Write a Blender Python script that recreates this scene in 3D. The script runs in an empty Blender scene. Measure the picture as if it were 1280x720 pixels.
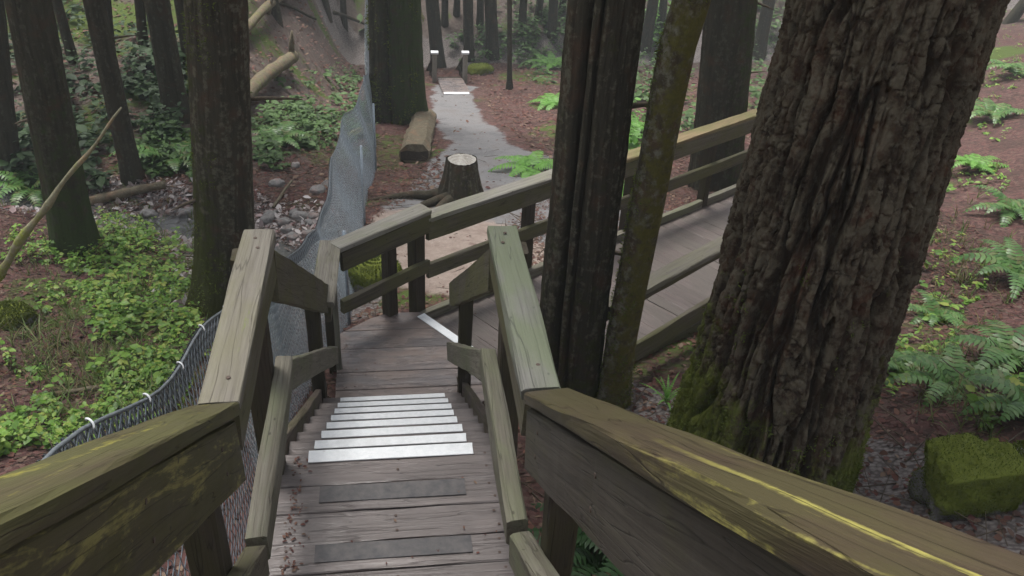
import bpy, bmesh, math, random
import numpy as np
from mathutils import Vector, Matrix

random.seed(7)
RNG = np.random.default_rng(7)
SC = bpy.context.scene
COL = SC.collection

# ------------------------------------------------------------------ camera
F_PX, PITCH, YAW, ROLL = 1102.59, 0.5600, 0.1545, 0.0537
CAM = np.array([0.0421, 0.0, 2.622])
_cy, _sy = math.cos(YAW), math.sin(YAW)
FWD = np.array([_sy * math.cos(PITCH), _cy * math.cos(PITCH), -math.sin(PITCH)])
_r = np.array([_cy, -_sy, 0.0]); _u = np.cross(_r, FWD)
RIGHT = _r * math.cos(ROLL) + _u * math.sin(ROLL)
UP = -_r * math.sin(ROLL) + _u * math.cos(ROLL)
cd = bpy.data.cameras.new('camera'); cam = bpy.data.objects.new('camera', cd); COL.objects.link(cam)
cd.sensor_width = 36.0; cd.lens = F_PX / 1280 * 36.0; cd.clip_start = 0.05; cd.clip_end = 400
cam.matrix_world = Matrix(((RIGHT[0], UP[0], -FWD[0], CAM[0]), (RIGHT[1], UP[1], -FWD[1], CAM[1]),
                           (RIGHT[2], UP[2], -FWD[2], CAM[2]), (0, 0, 0, 1)))
SC.camera = cam


def ray(px):
    return FWD + RIGHT * (px[0] - 640) / F_PX + UP * (360 - px[1]) / F_PX


def at_z(px, z):
    d = ray(px); return CAM + d * ((z - CAM[2]) / d[2])


def at_y(px, y):
    d = ray(px); return CAM + d * (y / d[1])


def depth(P):
    return float((np.asarray(P) - CAM) @ FWD)


# ------------------------------------------------------------------ noise
def _hash(ix, iy, iz, k=0):
    h = (ix.astype(np.int64) * 374761393 + iy.astype(np.int64) * 668265263 + iz.astype(np.int64) * 2147483647 + k * 974634777) & 0xFFFFFFFF
    h = ((h ^ (h >> 13)) * 1274126177) & 0xFFFFFFFF
    h = ((h ^ (h >> 16)) * 2246822519) & 0xFFFFFFFF
    return ((h ^ (h >> 15)) & 0xFFFFFF) / float(0xFFFFFF)


def vnoise(x, y, z=0.0, k=0):
    x = np.asarray(x, float); y = np.asarray(y, float); z = np.asarray(z, float) + np.zeros_like(x)
    ix, iy, iz = np.floor(x).astype(np.int64), np.floor(y).astype(np.int64), np.floor(z).astype(np.int64)
    fx, fy, fz = x - ix, y - iy, z - iz
    fx, fy, fz = [f * f * f * (f * (f * 6 - 15) + 10) for f in (fx, fy, fz)]
    out = 0
    for dx in (0, 1):
        for dy in (0, 1):
            for dz in (0, 1):
                w = (fx if dx else 1 - fx) * (fy if dy else 1 - fy) * (fz if dz else 1 - fz)
                out = out + w * _hash(ix + dx, iy + dy, iz + dz, k)
    return out * 2 - 1


def fbm(x, y, z=0.0, o=4, k=0):
    s, a, t = 0, 1.0, 0
    for i in range(o):
        s = s + a * vnoise(np.asarray(x) * 2 ** i, np.asarray(y) * 2 ** i, np.asarray(z) * 2 ** i, k + i); t += a; a *= 0.5
    return s / t


def worley(u, v, k=0, wrap=None):
    """F1, F2 and the id of the nearest cell; u may wrap after `wrap` cells."""
    iu, iv = np.floor(u).astype(np.int64), np.floor(v).astype(np.int64)
    f1 = np.full(u.shape, 9.0); f2 = np.full(u.shape, 9.0); cid = np.zeros(u.shape)
    for dx in (-1, 0, 1):
        for dy in (-1, 0, 1):
            cu, cv = iu + dx, iv + dy
            hu = cu % wrap if wrap else cu
            px = cu + 0.1 + 0.8 * _hash(hu, cv, cv * 0, k); py = cv + 0.1 + 0.8 * _hash(hu, cv, cv * 0, k + 1)
            d = np.hypot(u - px, v - py); c = _hash(hu, cv, cv * 0, k + 2)
            nearer = d < f1
            f2 = np.where(nearer, f1, np.minimum(f2, d)); cid = np.where(nearer, c, cid); f1 = np.where(nearer, d, f1)
    return f1, f2, cid


def sstep(a, b, x):
    t = np.clip((np.asarray(x, float) - a) / (b - a), 0, 1); return t * t * (3 - 2 * t)


def seg_dist(x, y, pts):
    """distance to a polyline in plan, and the arc-length parameter of the nearest point"""
    x = np.asarray(x, float); y = np.asarray(y, float)
    best = np.full(x.shape, 1e9)
    for (ax, ay), (bx, by) in zip(pts[:-1], pts[1:]):
        dx, dy = bx - ax, by - ay
        t = np.clip(((x - ax) * dx + (y - ay) * dy) / (dx * dx + dy * dy), 0, 1)
        best = np.minimum(best, np.hypot(x - ax - t * dx, y - ay - t * dy))
    return best


# ------------------------------------------------------------------ terrain
WH = np.array([0.81, 0.59]); WH = WH / np.linalg.norm(WH)          # heading of the walkway
WN = np.array([WH[1], -WH[0]])                                     # to its right
W0 = np.array([0.20, 6.00])
CREEK = [(-14, 15), (-8, 12.6), (-4.5, 11.2), (-2.2, 10.3), (-1.15, 9.0), (-1.05, 7.4)]
FAR_CREEK = [(-20, 29), (-4, 29), (6, 29), (30, 31)]
PATH = [(0.25, 7.9), (0.35, 9.1), (0.75, 9.9), (1.35, 11.0), (1.65, 12.5), (1.6, 14.5), (1.45, 17.0), (1.5, 20.0), (1.7, 22.5)]


def ground_base(x, y):
    x = np.asarray(x, float); y = np.asarray(y, float)
    z = -0.35 - 0.22 * np.minimum(y, 26.0)
    z = z + 0.30 * np.clip(y - 30, 0, 60)
    off = (x - W0[0]) * WN[0] + (y - W0[1]) * WN[1]
    z = z + 0.30 * np.clip(off - 2.4, 0, 30) * sstep(-3, 2, y)
    z = z + 0.22 * np.clip(x - 5 - 0.3 * y, 0, 30)
    # left bank, over the gully
    d = (y - 12.2) + 0.25 * (x + 3)
    z = z + (0.36 * np.clip(d, 0, 40)) * sstep(-0.9, -3.8, x)
    z = z + 0.10 * np.clip(-x - 3.0, 0, 30)
    dc = seg_dist(x, y, CREEK)
    z = z - 0.45 * np.exp(-(dc / 0.75) ** 2)
    z = z - 0.9 * np.exp(-(seg_dist(x, y, FAR_CREEK) / 1.6) ** 2)
    return z


def ground(x, y):
    x = np.asarray(x, float); y = np.asarray(y, float)
    p = np.exp(-(seg_dist(x, y, PATH) / 0.7) ** 2)
    amp = 1 - 0.75 * p
    return ground_base(x, y) + amp * (0.16 * fbm(x * 0.55, y * 0.55, 3.1, 3) + 0.035 * fbm(x * 3.1, y * 3.1, 1.7, 2, 9))


def g(x, y):
    return float(ground(np.array([x]), np.array([y]))[0])


def at_ground(px, t0=1.5, t1=80):
    d = ray(px); a, b, n = t0, t1, 500
    for _ in range(2):
        t = np.linspace(a, b, n)
        P = CAM[None] + d[None] * t[:, None]
        below = P[:, 2] < ground(P[:, 0], P[:, 1])
        i = int(np.argmax(below)) if below.any() else n - 1
        a, b, n = t[max(i - 1, 0)], t[i], 40
    return P[i]


# ------------------------------------------------------------------ materials
def rgb(c):
    return (c[0], c[1], c[2], 1.0)


class NT:
    def __init__(self, name):
        self.m = bpy.data.materials.new(name); self.m.use_nodes = True
        self.t = self.m.node_tree; self.t.nodes.clear()
        self.out = self.t.nodes.new('ShaderNodeOutputMaterial')
        self.b = self.t.nodes.new('ShaderNodeBsdfPrincipled')
        self.t.links.new(self.b.outputs[0], self.out.inputs[0])

    def n(self, kind, **kw):
        nd = self.t.nodes.new('ShaderNode' + kind)
        for k, v in kw.items():
            if hasattr(nd, k):
                setattr(nd, k, v)
            else:
                nd.inputs[k.replace('_', ' ')].default_value = v
        return nd

    def l(self, a, b):
        self.t.links.new(a, b)

    def noise(self, vec, scale, detail=5, rough=0.6, dist=0.0):
        nd = self.n('TexNoise'); nd.inputs['Scale'].default_value = scale; nd.inputs['Detail'].default_value = detail
        nd.inputs['Roughness'].default_value = rough; nd.inputs['Distortion'].default_value = dist
        self.l(vec, nd.inputs['Vector']); return nd.outputs['Fac']

    def voro(self, vec, scale, feature='F1', out='Distance', rnd=1.0):
        nd = self.n('TexVoronoi'); nd.feature = feature; nd.inputs['Scale'].default_value = scale
        nd.inputs['Randomness'].default_value = rnd
        self.l(vec, nd.inputs['Vector']); return nd.outputs[out]

    def ramp(self, fac, stops, interp='LINEAR'):
        nd = self.n('ValToRGB'); cr = nd.color_ramp; cr.interpolation = interp
        while len(cr.elements) < len(stops):
            cr.elements.new(0.5)
        for e, (p, c) in zip(cr.elements, stops):
            e.position = p; e.color = rgb(c) if hasattr(c, '__len__') else (c, c, c, 1)
        self.l(fac, nd.inputs['Fac']); return nd.outputs['Color']

    def mix(self, fac, a, b, mode='MIX'):
        nd = self.n('Mix', data_type='RGBA', blend_type=mode)
        for sock, v in ((nd.inputs[0], fac), (nd.inputs[6], a), (nd.inputs[7], b)):
            if hasattr(v, 'is_linked'):
                self.l(v, sock)
            else:
                sock.default_value = rgb(v) if hasattr(v, '__len__') else v
        return nd.outputs[2]

    def math(self, op, a, b=0.5, clamp=False):
        nd = self.n('Math', operation=op, use_clamp=clamp)
        for sock, v in ((nd.inputs[0], a), (nd.inputs[1], b)):
            if hasattr(v, 'is_linked'):
                self.l(v, sock)
            else:
                sock.default_value = v
        return nd.outputs[0]

    def mapping(self, vec, scale, rot=(0, 0, 0)):
        nd = self.n('Mapping'); nd.inputs['Scale'].default_value = scale; nd.inputs['Rotation'].default_value = rot
        self.l(vec, nd.inputs['Vector']); return nd.outputs[0]

    def coords(self, kind='Object'):
        """object coordinates shifted by a random amount for each object"""
        tc = self.n('TexCoord'); oi = self.n('ObjectInfo')
        s = self.n('VectorMath', operation='SCALE'); cx = self.n('CombineXYZ')
        r1 = self.math('MULTIPLY', oi.outputs['Random'], 37.0); r2 = self.math('MULTIPLY', oi.outputs['Random'], 91.0)
        self.l(r1, cx.inputs[0]); self.l(r2, cx.inputs[1]); self.l(r1, cx.inputs[2])
        add = self.n('VectorMath', operation='ADD'); self.l(tc.outputs[kind], add.inputs[0]); self.l(cx.outputs[0], add.inputs[1])
        return add.outputs[0], oi.outputs['Random']

    def attr(self, name):
        nd = self.n('Attribute', attribute_name=name); return nd.outputs['Fac']

    def bump(self, h, strength=0.4, dist=0.01):
        nd = self.n('Bump'); nd.inputs['Strength'].default_value = strength; nd.inputs['Distance'].default_value = dist
        self.l(h, nd.inputs['Height']); self.l(nd.outputs[0], self.b.inputs['Normal'])

    def done(self, color, rough=0.8, spec=0.3):
        if hasattr(color, 'is_linked'):
            self.l(color, self.b.inputs['Base Color'])
        else:
            self.b.inputs['Base Color'].default_value = rgb(color)
        if hasattr(rough, 'is_linked'):
            self.l(rough, self.b.inputs['Roughness'])
        else:
            self.b.inputs['Roughness'].default_value = rough
        self.b.inputs['Specular IOR Level'].default_value = spec
        return self.m


def wood(name, light, dark, algae, algae_amt, moss=None, moss_amt=0.0, rough=0.7, streak=1.0, spec=0.18, mstretch=1.9, mgrad=None):
    t = NT(name); v, rnd = t.coords()
    gr = t.noise(t.mapping(v, (1.6, 38, 38)), 1.0, 6, 0.65, 0.6)
    fine = t.noise(t.mapping(v, (4, 170, 170)), 1.0, 3, 0.6)
    blot = t.noise(t.mapping(v, (2.2, 5, 5)), 1.0, 5, 0.6, 0.4)
    c = t.mix(t.ramp(gr, [(0.32, 0.0), (0.68, 1.0)]), dark, light)
    c = t.mix(t.math('MULTIPLY', t.ramp(fine, [(0.35, 1.0), (0.5, 0.0)]), 0.45 * streak), c, [x * 0.55 for x in dark])
    tone = t.math('ADD', t.math('MULTIPLY', rnd, 0.35), 0.80)
    c = t.mix(1.0, c, t.n('CombineColor').outputs[0], 'MIX') if False else c
    hsv = t.n('HueSaturation'); t.l(c, hsv.inputs['Color']); t.l(tone, hsv.inputs['Value']); c = hsv.outputs[0]
    a = t.ramp(t.math('ADD', blot, t.math('MULTIPLY', gr, 0.25)), [(0.72 - 0.5 * algae_amt, 0.0), (0.92 - 0.5 * algae_amt, 1.0)])
    c = t.mix(t.math('MULTIPLY', a, 0.75), c, algae)
    if moss is not None:
        m1 = t.noise(t.mapping(v, (mstretch, 17, 17)), 1.0, 5, 0.7, 1.0)
        m2 = t.noise(t.mapping(v, (30, 60, 60)), 1.0, 3, 0.7)
        mm = t.ramp(t.math('ADD', m1, t.math('MULTIPLY', m2, 0.22)), [(0.80 - 0.4 * moss_amt, 0.0), (0.90 - 0.4 * moss_amt, 1.0)])
        if mgrad is not None:
            sx = t.n('SeparateXYZ'); t.l(t.n('TexCoord').outputs['Object'], sx.inputs[0])
            mr = t.n('MapRange'); t.l(sx.outputs[0], mr.inputs[0]); mr.inputs[1].default_value = mgrad[0]; mr.inputs[2].default_value = mgrad[1]; mr.inputs[3].default_value = 1.0; mr.inputs[4].default_value = 0.0
            mm = t.math('MULTIPLY', mm, mr.outputs[0])
        c = t.mix(mm, c, moss)
    spots = t.voro(t.mapping(v, (9, 16, 16)), 1.0)
    c = t.mix(t.ramp(spots, [(0.05, 0.7), (0.09, 0.0)]), c, [x * 0.45 for x in dark])
    cracks = t.noise(t.mapping(v, (1.1, 24, 24)), 1.0, 2, 0.5, 0.2)
    ck = t.ramp(t.math('ABSOLUTE', t.math('SUBTRACT', cracks, 0.5), 0), [(0.0, 1.0), (0.012, 0.0)])
    c = t.mix(t.math('MULTIPLY', ck, 0.55 * streak), c, [x * 0.35 for x in dark])
    h = t.math('SUBTRACT', t.math('ADD', gr, t.math('MULTIPLY', fine, 0.5)), t.math('MULTIPLY', ck, 0.8))
    t.bump(h, 0.55, 0.006)
    rr = t.math('ADD', t.math('MULTIPLY', blot, 0.35), rough - 0.2)
    return t.done(c, rr, spec)


def bark(name, ridge, inner, lichen, moss, scale=(1, 1, 0.25), rough=0.9, bump=0.7, lich=0.5):
    t = NT(name); v, rnd = t.coords()
    n1 = t.noise(t.mapping(v, tuple(14 * s for s in scale)), 1.0, 8, 0.68, 0.5)
    n2 = t.noise(t.mapping(v, (70, 70, 22)), 1.0, 4, 0.7)
    n3 = t.noise(v, 2.3, 4, 0.6)
    c = t.mix(t.ramp(n1, [(0.34, 0.0), (0.66, 1.0)]), inner, ridge)
    c = t.mix(t.math('MULTIPLY', t.ramp(t.noise(v, 5.0, 3, 0.6), [(0.52, 0.0), (0.72, 1.0)]), 0.6), c, (ridge[0] * 1.35, ridge[1] * 0.85, ridge[2] * 0.75))
    lm = t.ramp(t.math('ADD', t.noise(v, 17, 5, 0.7), t.math('MULTIPLY', t.attr('high'), 0.14)), [(0.60 - 0.1 * lich, 0.0), (0.74 - 0.1 * lich, 1.0)])
    c = t.mix(t.math('MULTIPLY', lm, 0.7), c, lichen)
    fl = t.voro(v, 42.0)
    c = t.mix(t.ramp(t.math('ADD', fl, t.math('MULTIPLY', n3, 0.3)), [(0.16, 0.55), (0.22, 0.0)]), c, [min(1, x * 1.5) for x in lichen])
    mm = t.math('ADD', t.attr('moss'), t.math('MULTIPLY', t.math('SUBTRACT', t.noise(v, 9, 6, 0.7), 0.5), 1.3))
    mf = t.ramp(mm, [(0.45, 0.0), (0.68, 1.0)])
    mossc = t.mix(t.noise(v, 40, 4, 0.7), [x * 0.55 for x in moss], [x * 1.3 for x in moss])
    c = t.mix(mf, c, mossc)
    h = t.math('ADD', t.math('ADD', n1, t.math('MULTIPLY', n2, 0.45)), t.math('MULTIPLY', mf, 0.25))
    t.bump(h, bump, 0.02)
    return t.done(c, rough, 0.12)


def leafmat(name, cols, rough=0.5, spec=0.35, trans=0.25):
    t = NT(name); geo = t.n('NewGeometry')
    n = len(cols)
    c = t.ramp(geo.outputs['Random Per Island'], [(i / max(1, n - 1), c) for i, c in enumerate(cols)])
    tc = t.n('TexCoord')
    c = t.mix(t.math('MULTIPLY', t.ramp(t.noise(tc.outputs['Object'], 1.7, 3, 0.6), [(0.4, 0.0), (0.65, 1.0)]), 0.35), c, [x * 0.6 for x in cols[0]])
    t.done(c, rough, spec)
    tr = t.n('BsdfTranslucent'); t.l(c, tr.inputs[0])
    mx = t.n('MixShader'); mx.inputs[0].default_value = trans
    t.l(t.b.outputs[0], mx.inputs[1]); t.l(tr.outputs[0], mx.inputs[2]); t.l(mx.outputs[0], t.out.inputs[0])
    return t.m


def plain(name, col, col2, scale, rough=0.8, bump=0.4, spec=0.3, metal=0.0, dist=0.01):
    t = NT(name); v, _ = t.coords()
    n = t.noise(v, scale, 6, 0.65)
    c = t.mix(t.ramp(n, [(0.35, 0.0), (0.65, 1.0)]), col, col2)
    t.bump(n, bump, dist); t.b.inputs['Metallic'].default_value = metal
    return t.done(c, rough, spec)


M = {}
M['cap_pale'] = wood('weathered_cap', (0.265, 0.245, 0.205), (0.165, 0.148, 0.122), (0.17, 0.16, 0.105), 0.35, (0.17, 0.19, 0.08), 0.12)
M['cap_green'] = wood('algae_cap', (0.255, 0.25, 0.225), (0.17, 0.165, 0.148), (0.15, 0.175, 0.105), 0.50, (0.15, 0.20, 0.075), 0.10)
M['cap_grey'] = wood('grey_cap', (0.35, 0.335, 0.295), (0.24, 0.22, 0.185), (0.24, 0.24, 0.17), 0.20)
M['cap_brown'] = wood('brown_cap', (0.30, 0.23, 0.13), (0.19, 0.14, 0.08), (0.17, 0.17, 0.07), 0.35)
M['cap_moss'] = wood('mossy_cap', (0.105, 0.085, 0.052), (0.062, 0.049, 0.032), (0.085, 0.085, 0.034), 0.50, (0.22, 0.20, 0.05), 0.24, rough=0.65)
M['cap_streak'] = wood('streaked_cap', (0.082, 0.061, 0.039), (0.048, 0.035, 0.025), (0.070, 0.063, 0.028), 0.42, (0.33, 0.30, 0.085), 0.27, rough=0.55, mstretch=0.42, mgrad=(-0.45, 0.12))
M['board_dark'] = wood('wet_board', (0.092, 0.080, 0.066), (0.050, 0.043, 0.035), (0.085, 0.08, 0.045), 0.2, rough=0.6)
M['board_moss'] = wood('mossy_board', (0.10, 0.085, 0.05), (0.058, 0.048, 0.03), (0.085, 0.08, 0.03), 0.4, (0.25, 0.225, 0.08), 0.42, rough=0.65)
M['board_olive'] = wood('olive_board', (0.165, 0.147, 0.108), (0.098, 0.085, 0.062), (0.125, 0.122, 0.055), 0.40, (0.18, 0.19, 0.06), 0.06)
M['board_weather'] = wood('weathered_board', (0.22, 0.205, 0.165), (0.125, 0.112, 0.085), (0.15, 0.16, 0.095), 0.30, (0.17, 0.185, 0.08), 0.05)
M['board_green'] = wood('algae_board', (0.22, 0.21, 0.16), (0.13, 0.12, 0.09), (0.16, 0.19, 0.10), 0.6, (0.18, 0.21, 0.09), 0.10)
M['post'] = wood('wet_post', (0.085, 0.07, 0.055), (0.045, 0.036, 0.028), (0.065, 0.06, 0.03), 0.3)
M['deck'] = wood('deck_plank', (0.225, 0.194, 0.182), (0.145, 0.123, 0.115), (0.115, 0.098, 0.092), 0.45, rough=0.36, spec=0.6, streak=0.7)
M['deck_walk'] = wood('walkway_plank', (0.185, 0.148, 0.135), (0.115, 0.092, 0.084), (0.115, 0.10, 0.085), 0.40, rough=0.5, spec=0.4)
M['deck_mud'] = wood('muddy_plank', (0.19, 0.17, 0.168), (0.125, 0.11, 0.108), (0.225, 0.17, 0.145), 0.42, rough=0.30, spec=0.6, streak=0.6)
M['stringer'] = wood('stringer', (0.17, 0.135, 0.115), (0.10, 0.08, 0.065), (0.10, 0.095, 0.05), 0.3)
M['grip'] = plain('grip_pad', (0.075, 0.074, 0.077), (0.13, 0.12, 0.117), 22, 0.5, 0.5, dist=0.003)
t = NT('white_nosing'); v, _ = t.coords()
c = t.mix(t.ramp(t.noise(v, 40, 5, 0.7), [(0.35, 0.0), (0.65, 1.0)]), (0.86, 0.88, 0.89), (0.76, 0.79, 0.80))
c = t.mix(t.ramp(t.noise(t.mapping(v, (14, 60, 60)), 1.0, 6, 0.75, 0.6), [(0.62, 0.0), (0.72, 0.6)]), c, (0.36, 0.33, 0.31))
c = t.mix(t.ramp(t.noise(v, 5, 4, 0.6), [(0.55, 0.0), (0.75, 0.25)]), c, (0.45, 0.44, 0.43))
t.bump(t.noise(v, 300, 2, 0.6), 0.3, 0.002); M['white'] = t.done(c, 0.45, 0.5)
M['steel'] = plain('galvanised_wire', (0.42, 0.48, 0.53), (0.30, 0.35, 0.40), 30, 0.42, 0.1, 0.5, 0.35)
t = NT('pale_net'); tc = t.n('TexCoord')
c = t.mix(t.noise(tc.outputs['Object'], 3.0, 3, 0.6), (0.72, 0.85, 0.91), (0.86, 0.94, 0.97)); t.done(c, 0.5, 0.5)
tr = t.n('BsdfTranslucent'); t.l(c, tr.inputs[0]); mx = t.n('MixShader'); mx.inputs[0].default_value = 0.4
t.l(t.b.outputs[0], mx.inputs[1]); t.l(tr.outputs[0], mx.inputs[2]); t.l(mx.outputs[0], t.out.inputs[0])
M['net'] = t.m
M['steel_dark'] = plain('weathered_wire', (0.20, 0.225, 0.245), (0.13, 0.15, 0.165), 30, 0.5, 0.1, 0.5, 0.3)
M['tie'] = plain('wire_tie', (0.66, 0.68, 0.69), (0.45, 0.47, 0.49), 30, 0.5, 0.1, 0.5)
M['bark_fir'] = bark('fir_bark', (0.078, 0.055, 0.036), (0.030, 0.020, 0.013), (0.15, 0.13, 0.09), (0.13, 0.15, 0.030), bump=0.9)
M['bark_cedar'] = bark('cedar_bark', (0.075, 0.066, 0.047), (0.038, 0.033, 0.024), (0.16, 0.15, 0.105), (0.062, 0.068, 0.020), (1, 1, 0.07), bump=0.7, lich=0.1)
M['bark_moss'] = bark('mossy_bark', (0.12, 0.10, 0.065), (0.07, 0.058, 0.038), (0.28, 0.27, 0.20), (0.15, 0.135, 0.038), (1, 1, 0.3), lich=0.6)
M['bark_far'] = bark('far_bark', (0.066, 0.060, 0.042), (0.037, 0.033, 0.024), (0.10, 0.10, 0.07), (0.052, 0.072, 0.026), (1, 1, 0.1), lich=0.0)
M['stick'] = bark('stick_bark', (0.36, 0.34, 0.23), (0.24, 0.22, 0.14), (0.42, 0.41, 0.30), (0.30, 0.33, 0.08), (1, 1, 1), lich=0.5)
M['log'] = bark('log_bark', (0.20, 0.17, 0.12), (0.11, 0.092, 0.062), (0.26, 0.245, 0.17), (0.19, 0.21, 0.07), (1, 1, 1), lich=0.5)
M['stump_top'] = plain('cut_wood', (0.42, 0.40, 0.36), (0.24, 0.215, 0.185), 14, 0.6, 0.5)
M['dark_end'] = plain('dark_end_face', (0.035, 0.026, 0.02), (0.06, 0.045, 0.035), 30, 0.9, 0.7)
M['rock'] = bark('rock', (0.27, 0.26, 0.25), (0.16, 0.15, 0.145), (0.30, 0.29, 0.26), (0.16, 0.19, 0.035), (1, 1, 1), lich=0.3)
M['fern'] = leafmat('fern_leaf', [(0.045, 0.115, 0.02), (0.085, 0.20, 0.04), (0.14, 0.28, 0.07), (0.17, 0.19, 0.065)], 0.38, 0.5)
M['fern_bright'] = leafmat('bright_fern_leaf', [(0.09, 0.23, 0.03), (0.14, 0.33, 0.05), (0.19, 0.40, 0.08)], 0.5)
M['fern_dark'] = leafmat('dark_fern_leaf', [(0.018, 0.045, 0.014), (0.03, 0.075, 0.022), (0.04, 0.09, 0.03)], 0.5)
M['leafy'] = leafmat('ground_leaf', [(0.07, 0.15, 0.022), (0.15, 0.30, 0.04), (0.25, 0.42, 0.075), (0.34, 0.38, 0.075)], 0.45)
M['blade'] = leafmat('grass_blade', [(0.07, 0.12, 0.025), (0.13, 0.20, 0.05), (0.20, 0.22, 0.08), (0.22, 0.16, 0.08)], 0.55)
M['leafy_dim'] = leafmat('dim_leaf', [(0.025, 0.05, 0.02), (0.045, 0.08, 0.03), (0.06, 0.11, 0.04)], 0.6)  # gloom of the upper left slope put into a darker leaf colour
M['leafy_far'] = leafmat('far_leaf', [(0.05, 0.095, 0.03), (0.09, 0.165, 0.045), (0.13, 0.23, 0.07)], 0.6)
M['litter'] = leafmat('dead_leaf', [(0.07, 0.032, 0.027), (0.13, 0.050, 0.042), (0.19, 0.095, 0.065), (0.09, 0.05, 0.04), (0.26, 0.18, 0.125)], 0.7, 0.25, 0.1)
M['litter_pale'] = leafmat('pale_leaf', [(0.24, 0.19, 0.17), (0.42, 0.36, 0.34), (0.62, 0.58, 0.57), (0.24, 0.09, 0.085)], 0.55, 0.4, 0.1)
M['rust'] = plain('rusty_screw', (0.10, 0.06, 0.04), (0.05, 0.035, 0.03), 200, 0.6, 0.2, 0.5, dist=0.001)
M['twig'] = plain('twig', (0.13, 0.10, 0.07), (0.07, 0.055, 0.04), 40, 0.85)
M['moss'] = leafmat('moss_tuft', [(0.09, 0.12, 0.02), (0.13, 0.17, 0.03), (0.18, 0.22, 0.045)], 0.8, 0.2, 0.2)
M['needles'] = leafmat('conifer_spray', [(0.022, 0.045, 0.018), (0.035, 0.065, 0.025), (0.045, 0.08, 0.03)], 0.6)

# ground: litter, with mud, gravel and moss where the attributes say
t = NT('forest_floor'); tc = t.n('TexCoord'); v = tc.outputs['Object']
big = t.noise(v, 0.9, 5, 0.6); mid = t.noise(v, 7, 6, 0.7); fine = t.noise(v, 60, 4, 0.7)
cells = t.voro(v, 26, out='Color'); cd_ = t.n('SeparateColor'); t.l(cells, cd_.inputs[0])
lit = t.ramp(t.math('ADD', t.math('MULTIPLY', cd_.outputs[0], 0.55), t.math('MULTIPLY', mid, 0.5)),
             [(0.15, (0.032, 0.020, 0.017)), (0.42, (0.085, 0.042, 0.038)), (0.62, (0.15, 0.070, 0.063)), (0.85, (0.16, 0.115, 0.09))])
lit = t.mix(t.math('MULTIPLY', t.ramp(fine, [(0.42, 0.0), (0.7, 1.0)]), 0.45), lit, (0.05, 0.032, 0.026))
lit = t.mix(t.math('MULTIPLY', t.ramp(t.noise(v, 2.2, 4, 0.65, 0.5), [(0.45, 0.0), (0.62, 1.0)]), 0.6), lit, (0.06, 0.040, 0.032))
lit = t.mix(t.math('MULTIPLY', t.attr('dull'), 0.75), lit, t.ramp(mid, [(0.35, (0.075, 0.062, 0.052)), (0.65, (0.16, 0.135, 0.115))]))
gr_ = t.ramp(t.voro(v, 34), [(0.1, (0.26, 0.235, 0.22)), (0.45, (0.19, 0.165, 0.155)), (0.7, (0.10, 0.085, 0.08))])
mud = t.ramp(t.math('ADD', t.math('MULTIPLY', big, 0.6), t.math('MULTIPLY', mid, 0.4)), [(0.38, (0.135, 0.132, 0.135)), (0.52, (0.205, 0.20, 0.20)), (0.66, (0.165, 0.145, 0.138))])
mud = t.mix(t.math('MULTIPLY', t.ramp(fine, [(0.55, 0.0), (0.7, 1.0)]), 0.3), mud, (0.15, 0.12, 0.11))
sand = t.ramp(mid, [(0.35, (0.235, 0.18, 0.152)), (0.65, (0.33, 0.27, 0.23))])
green = t.mix(fine, (0.045, 0.065, 0.014), (0.10, 0.14, 0.03))


def edge(a):
    return t.ramp(t.math('ADD', t.attr(a), t.math('MULTIPLY', t.math('SUBTRACT', mid, 0.5), 0.9)), [(0.42, 0.0), (0.62, 1.0)])


c = t.mix(edge('green'), lit, green)
c = t.mix(edge('gravel'), c, gr_)
pm = edge('path')
c = t.mix(pm, c, mud)
c = t.mix(edge('sand'), c, sand)
t.bump(t.math('ADD', t.math('ADD', mid, t.math('MULTIPLY', fine, 0.4)), t.math('MULTIPLY', cd_.outputs[1], 0.35)), 0.7, 0.03)
M['ground'] = t.done(c, t.math('SUBTRACT', 0.92, t.math('MULTIPLY', pm, 0.25)), 0.25)

t = NT('creek_water'); tc = t.n('TexCoord')
t.bump(t.noise(tc.outputs['Object'], 9, 4, 0.6, 0.5), 0.5, 0.03)
M['water'] = t.done((0.10, 0.10, 0.10), 0.06, 0.7)


# ------------------------------------------------------------------ object helpers
def tag(o, label=None, cat=None, group=None, kind=None):
    if label: o['label'] = label
    if cat: o['category'] = cat
    if group: o['group'] = group
    if kind: o['kind'] = kind
    return o


def thing(name, label, cat, loc=(0, 0, 0), group=None):
    o = bpy.data.objects.new(name, None); COL.objects.link(o); o.empty_display_size = 0.1
    o.location = loc
    return tag(o, label, cat, group)


def put(name, me, mat, parent=None, world=None):
    o = bpy.data.objects.new(name, me); COL.objects.link(o)
    if mat is not None:
        me.materials.append(mat)
    w = world if world is not None else Matrix.Identity(4)
    if parent is not None:
        o.parent = parent
        pw = Matrix.Translation(parent.location)
        if parent.parent is not None:
            pw = Matrix.Translation(parent.parent.location) @ parent.matrix_basis
        elif parent.type != 'EMPTY':
            pw = parent.matrix_basis
        o.matrix_basis = pw.inverted() @ w
    else:
        o.matrix_basis = w
    return o


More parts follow.
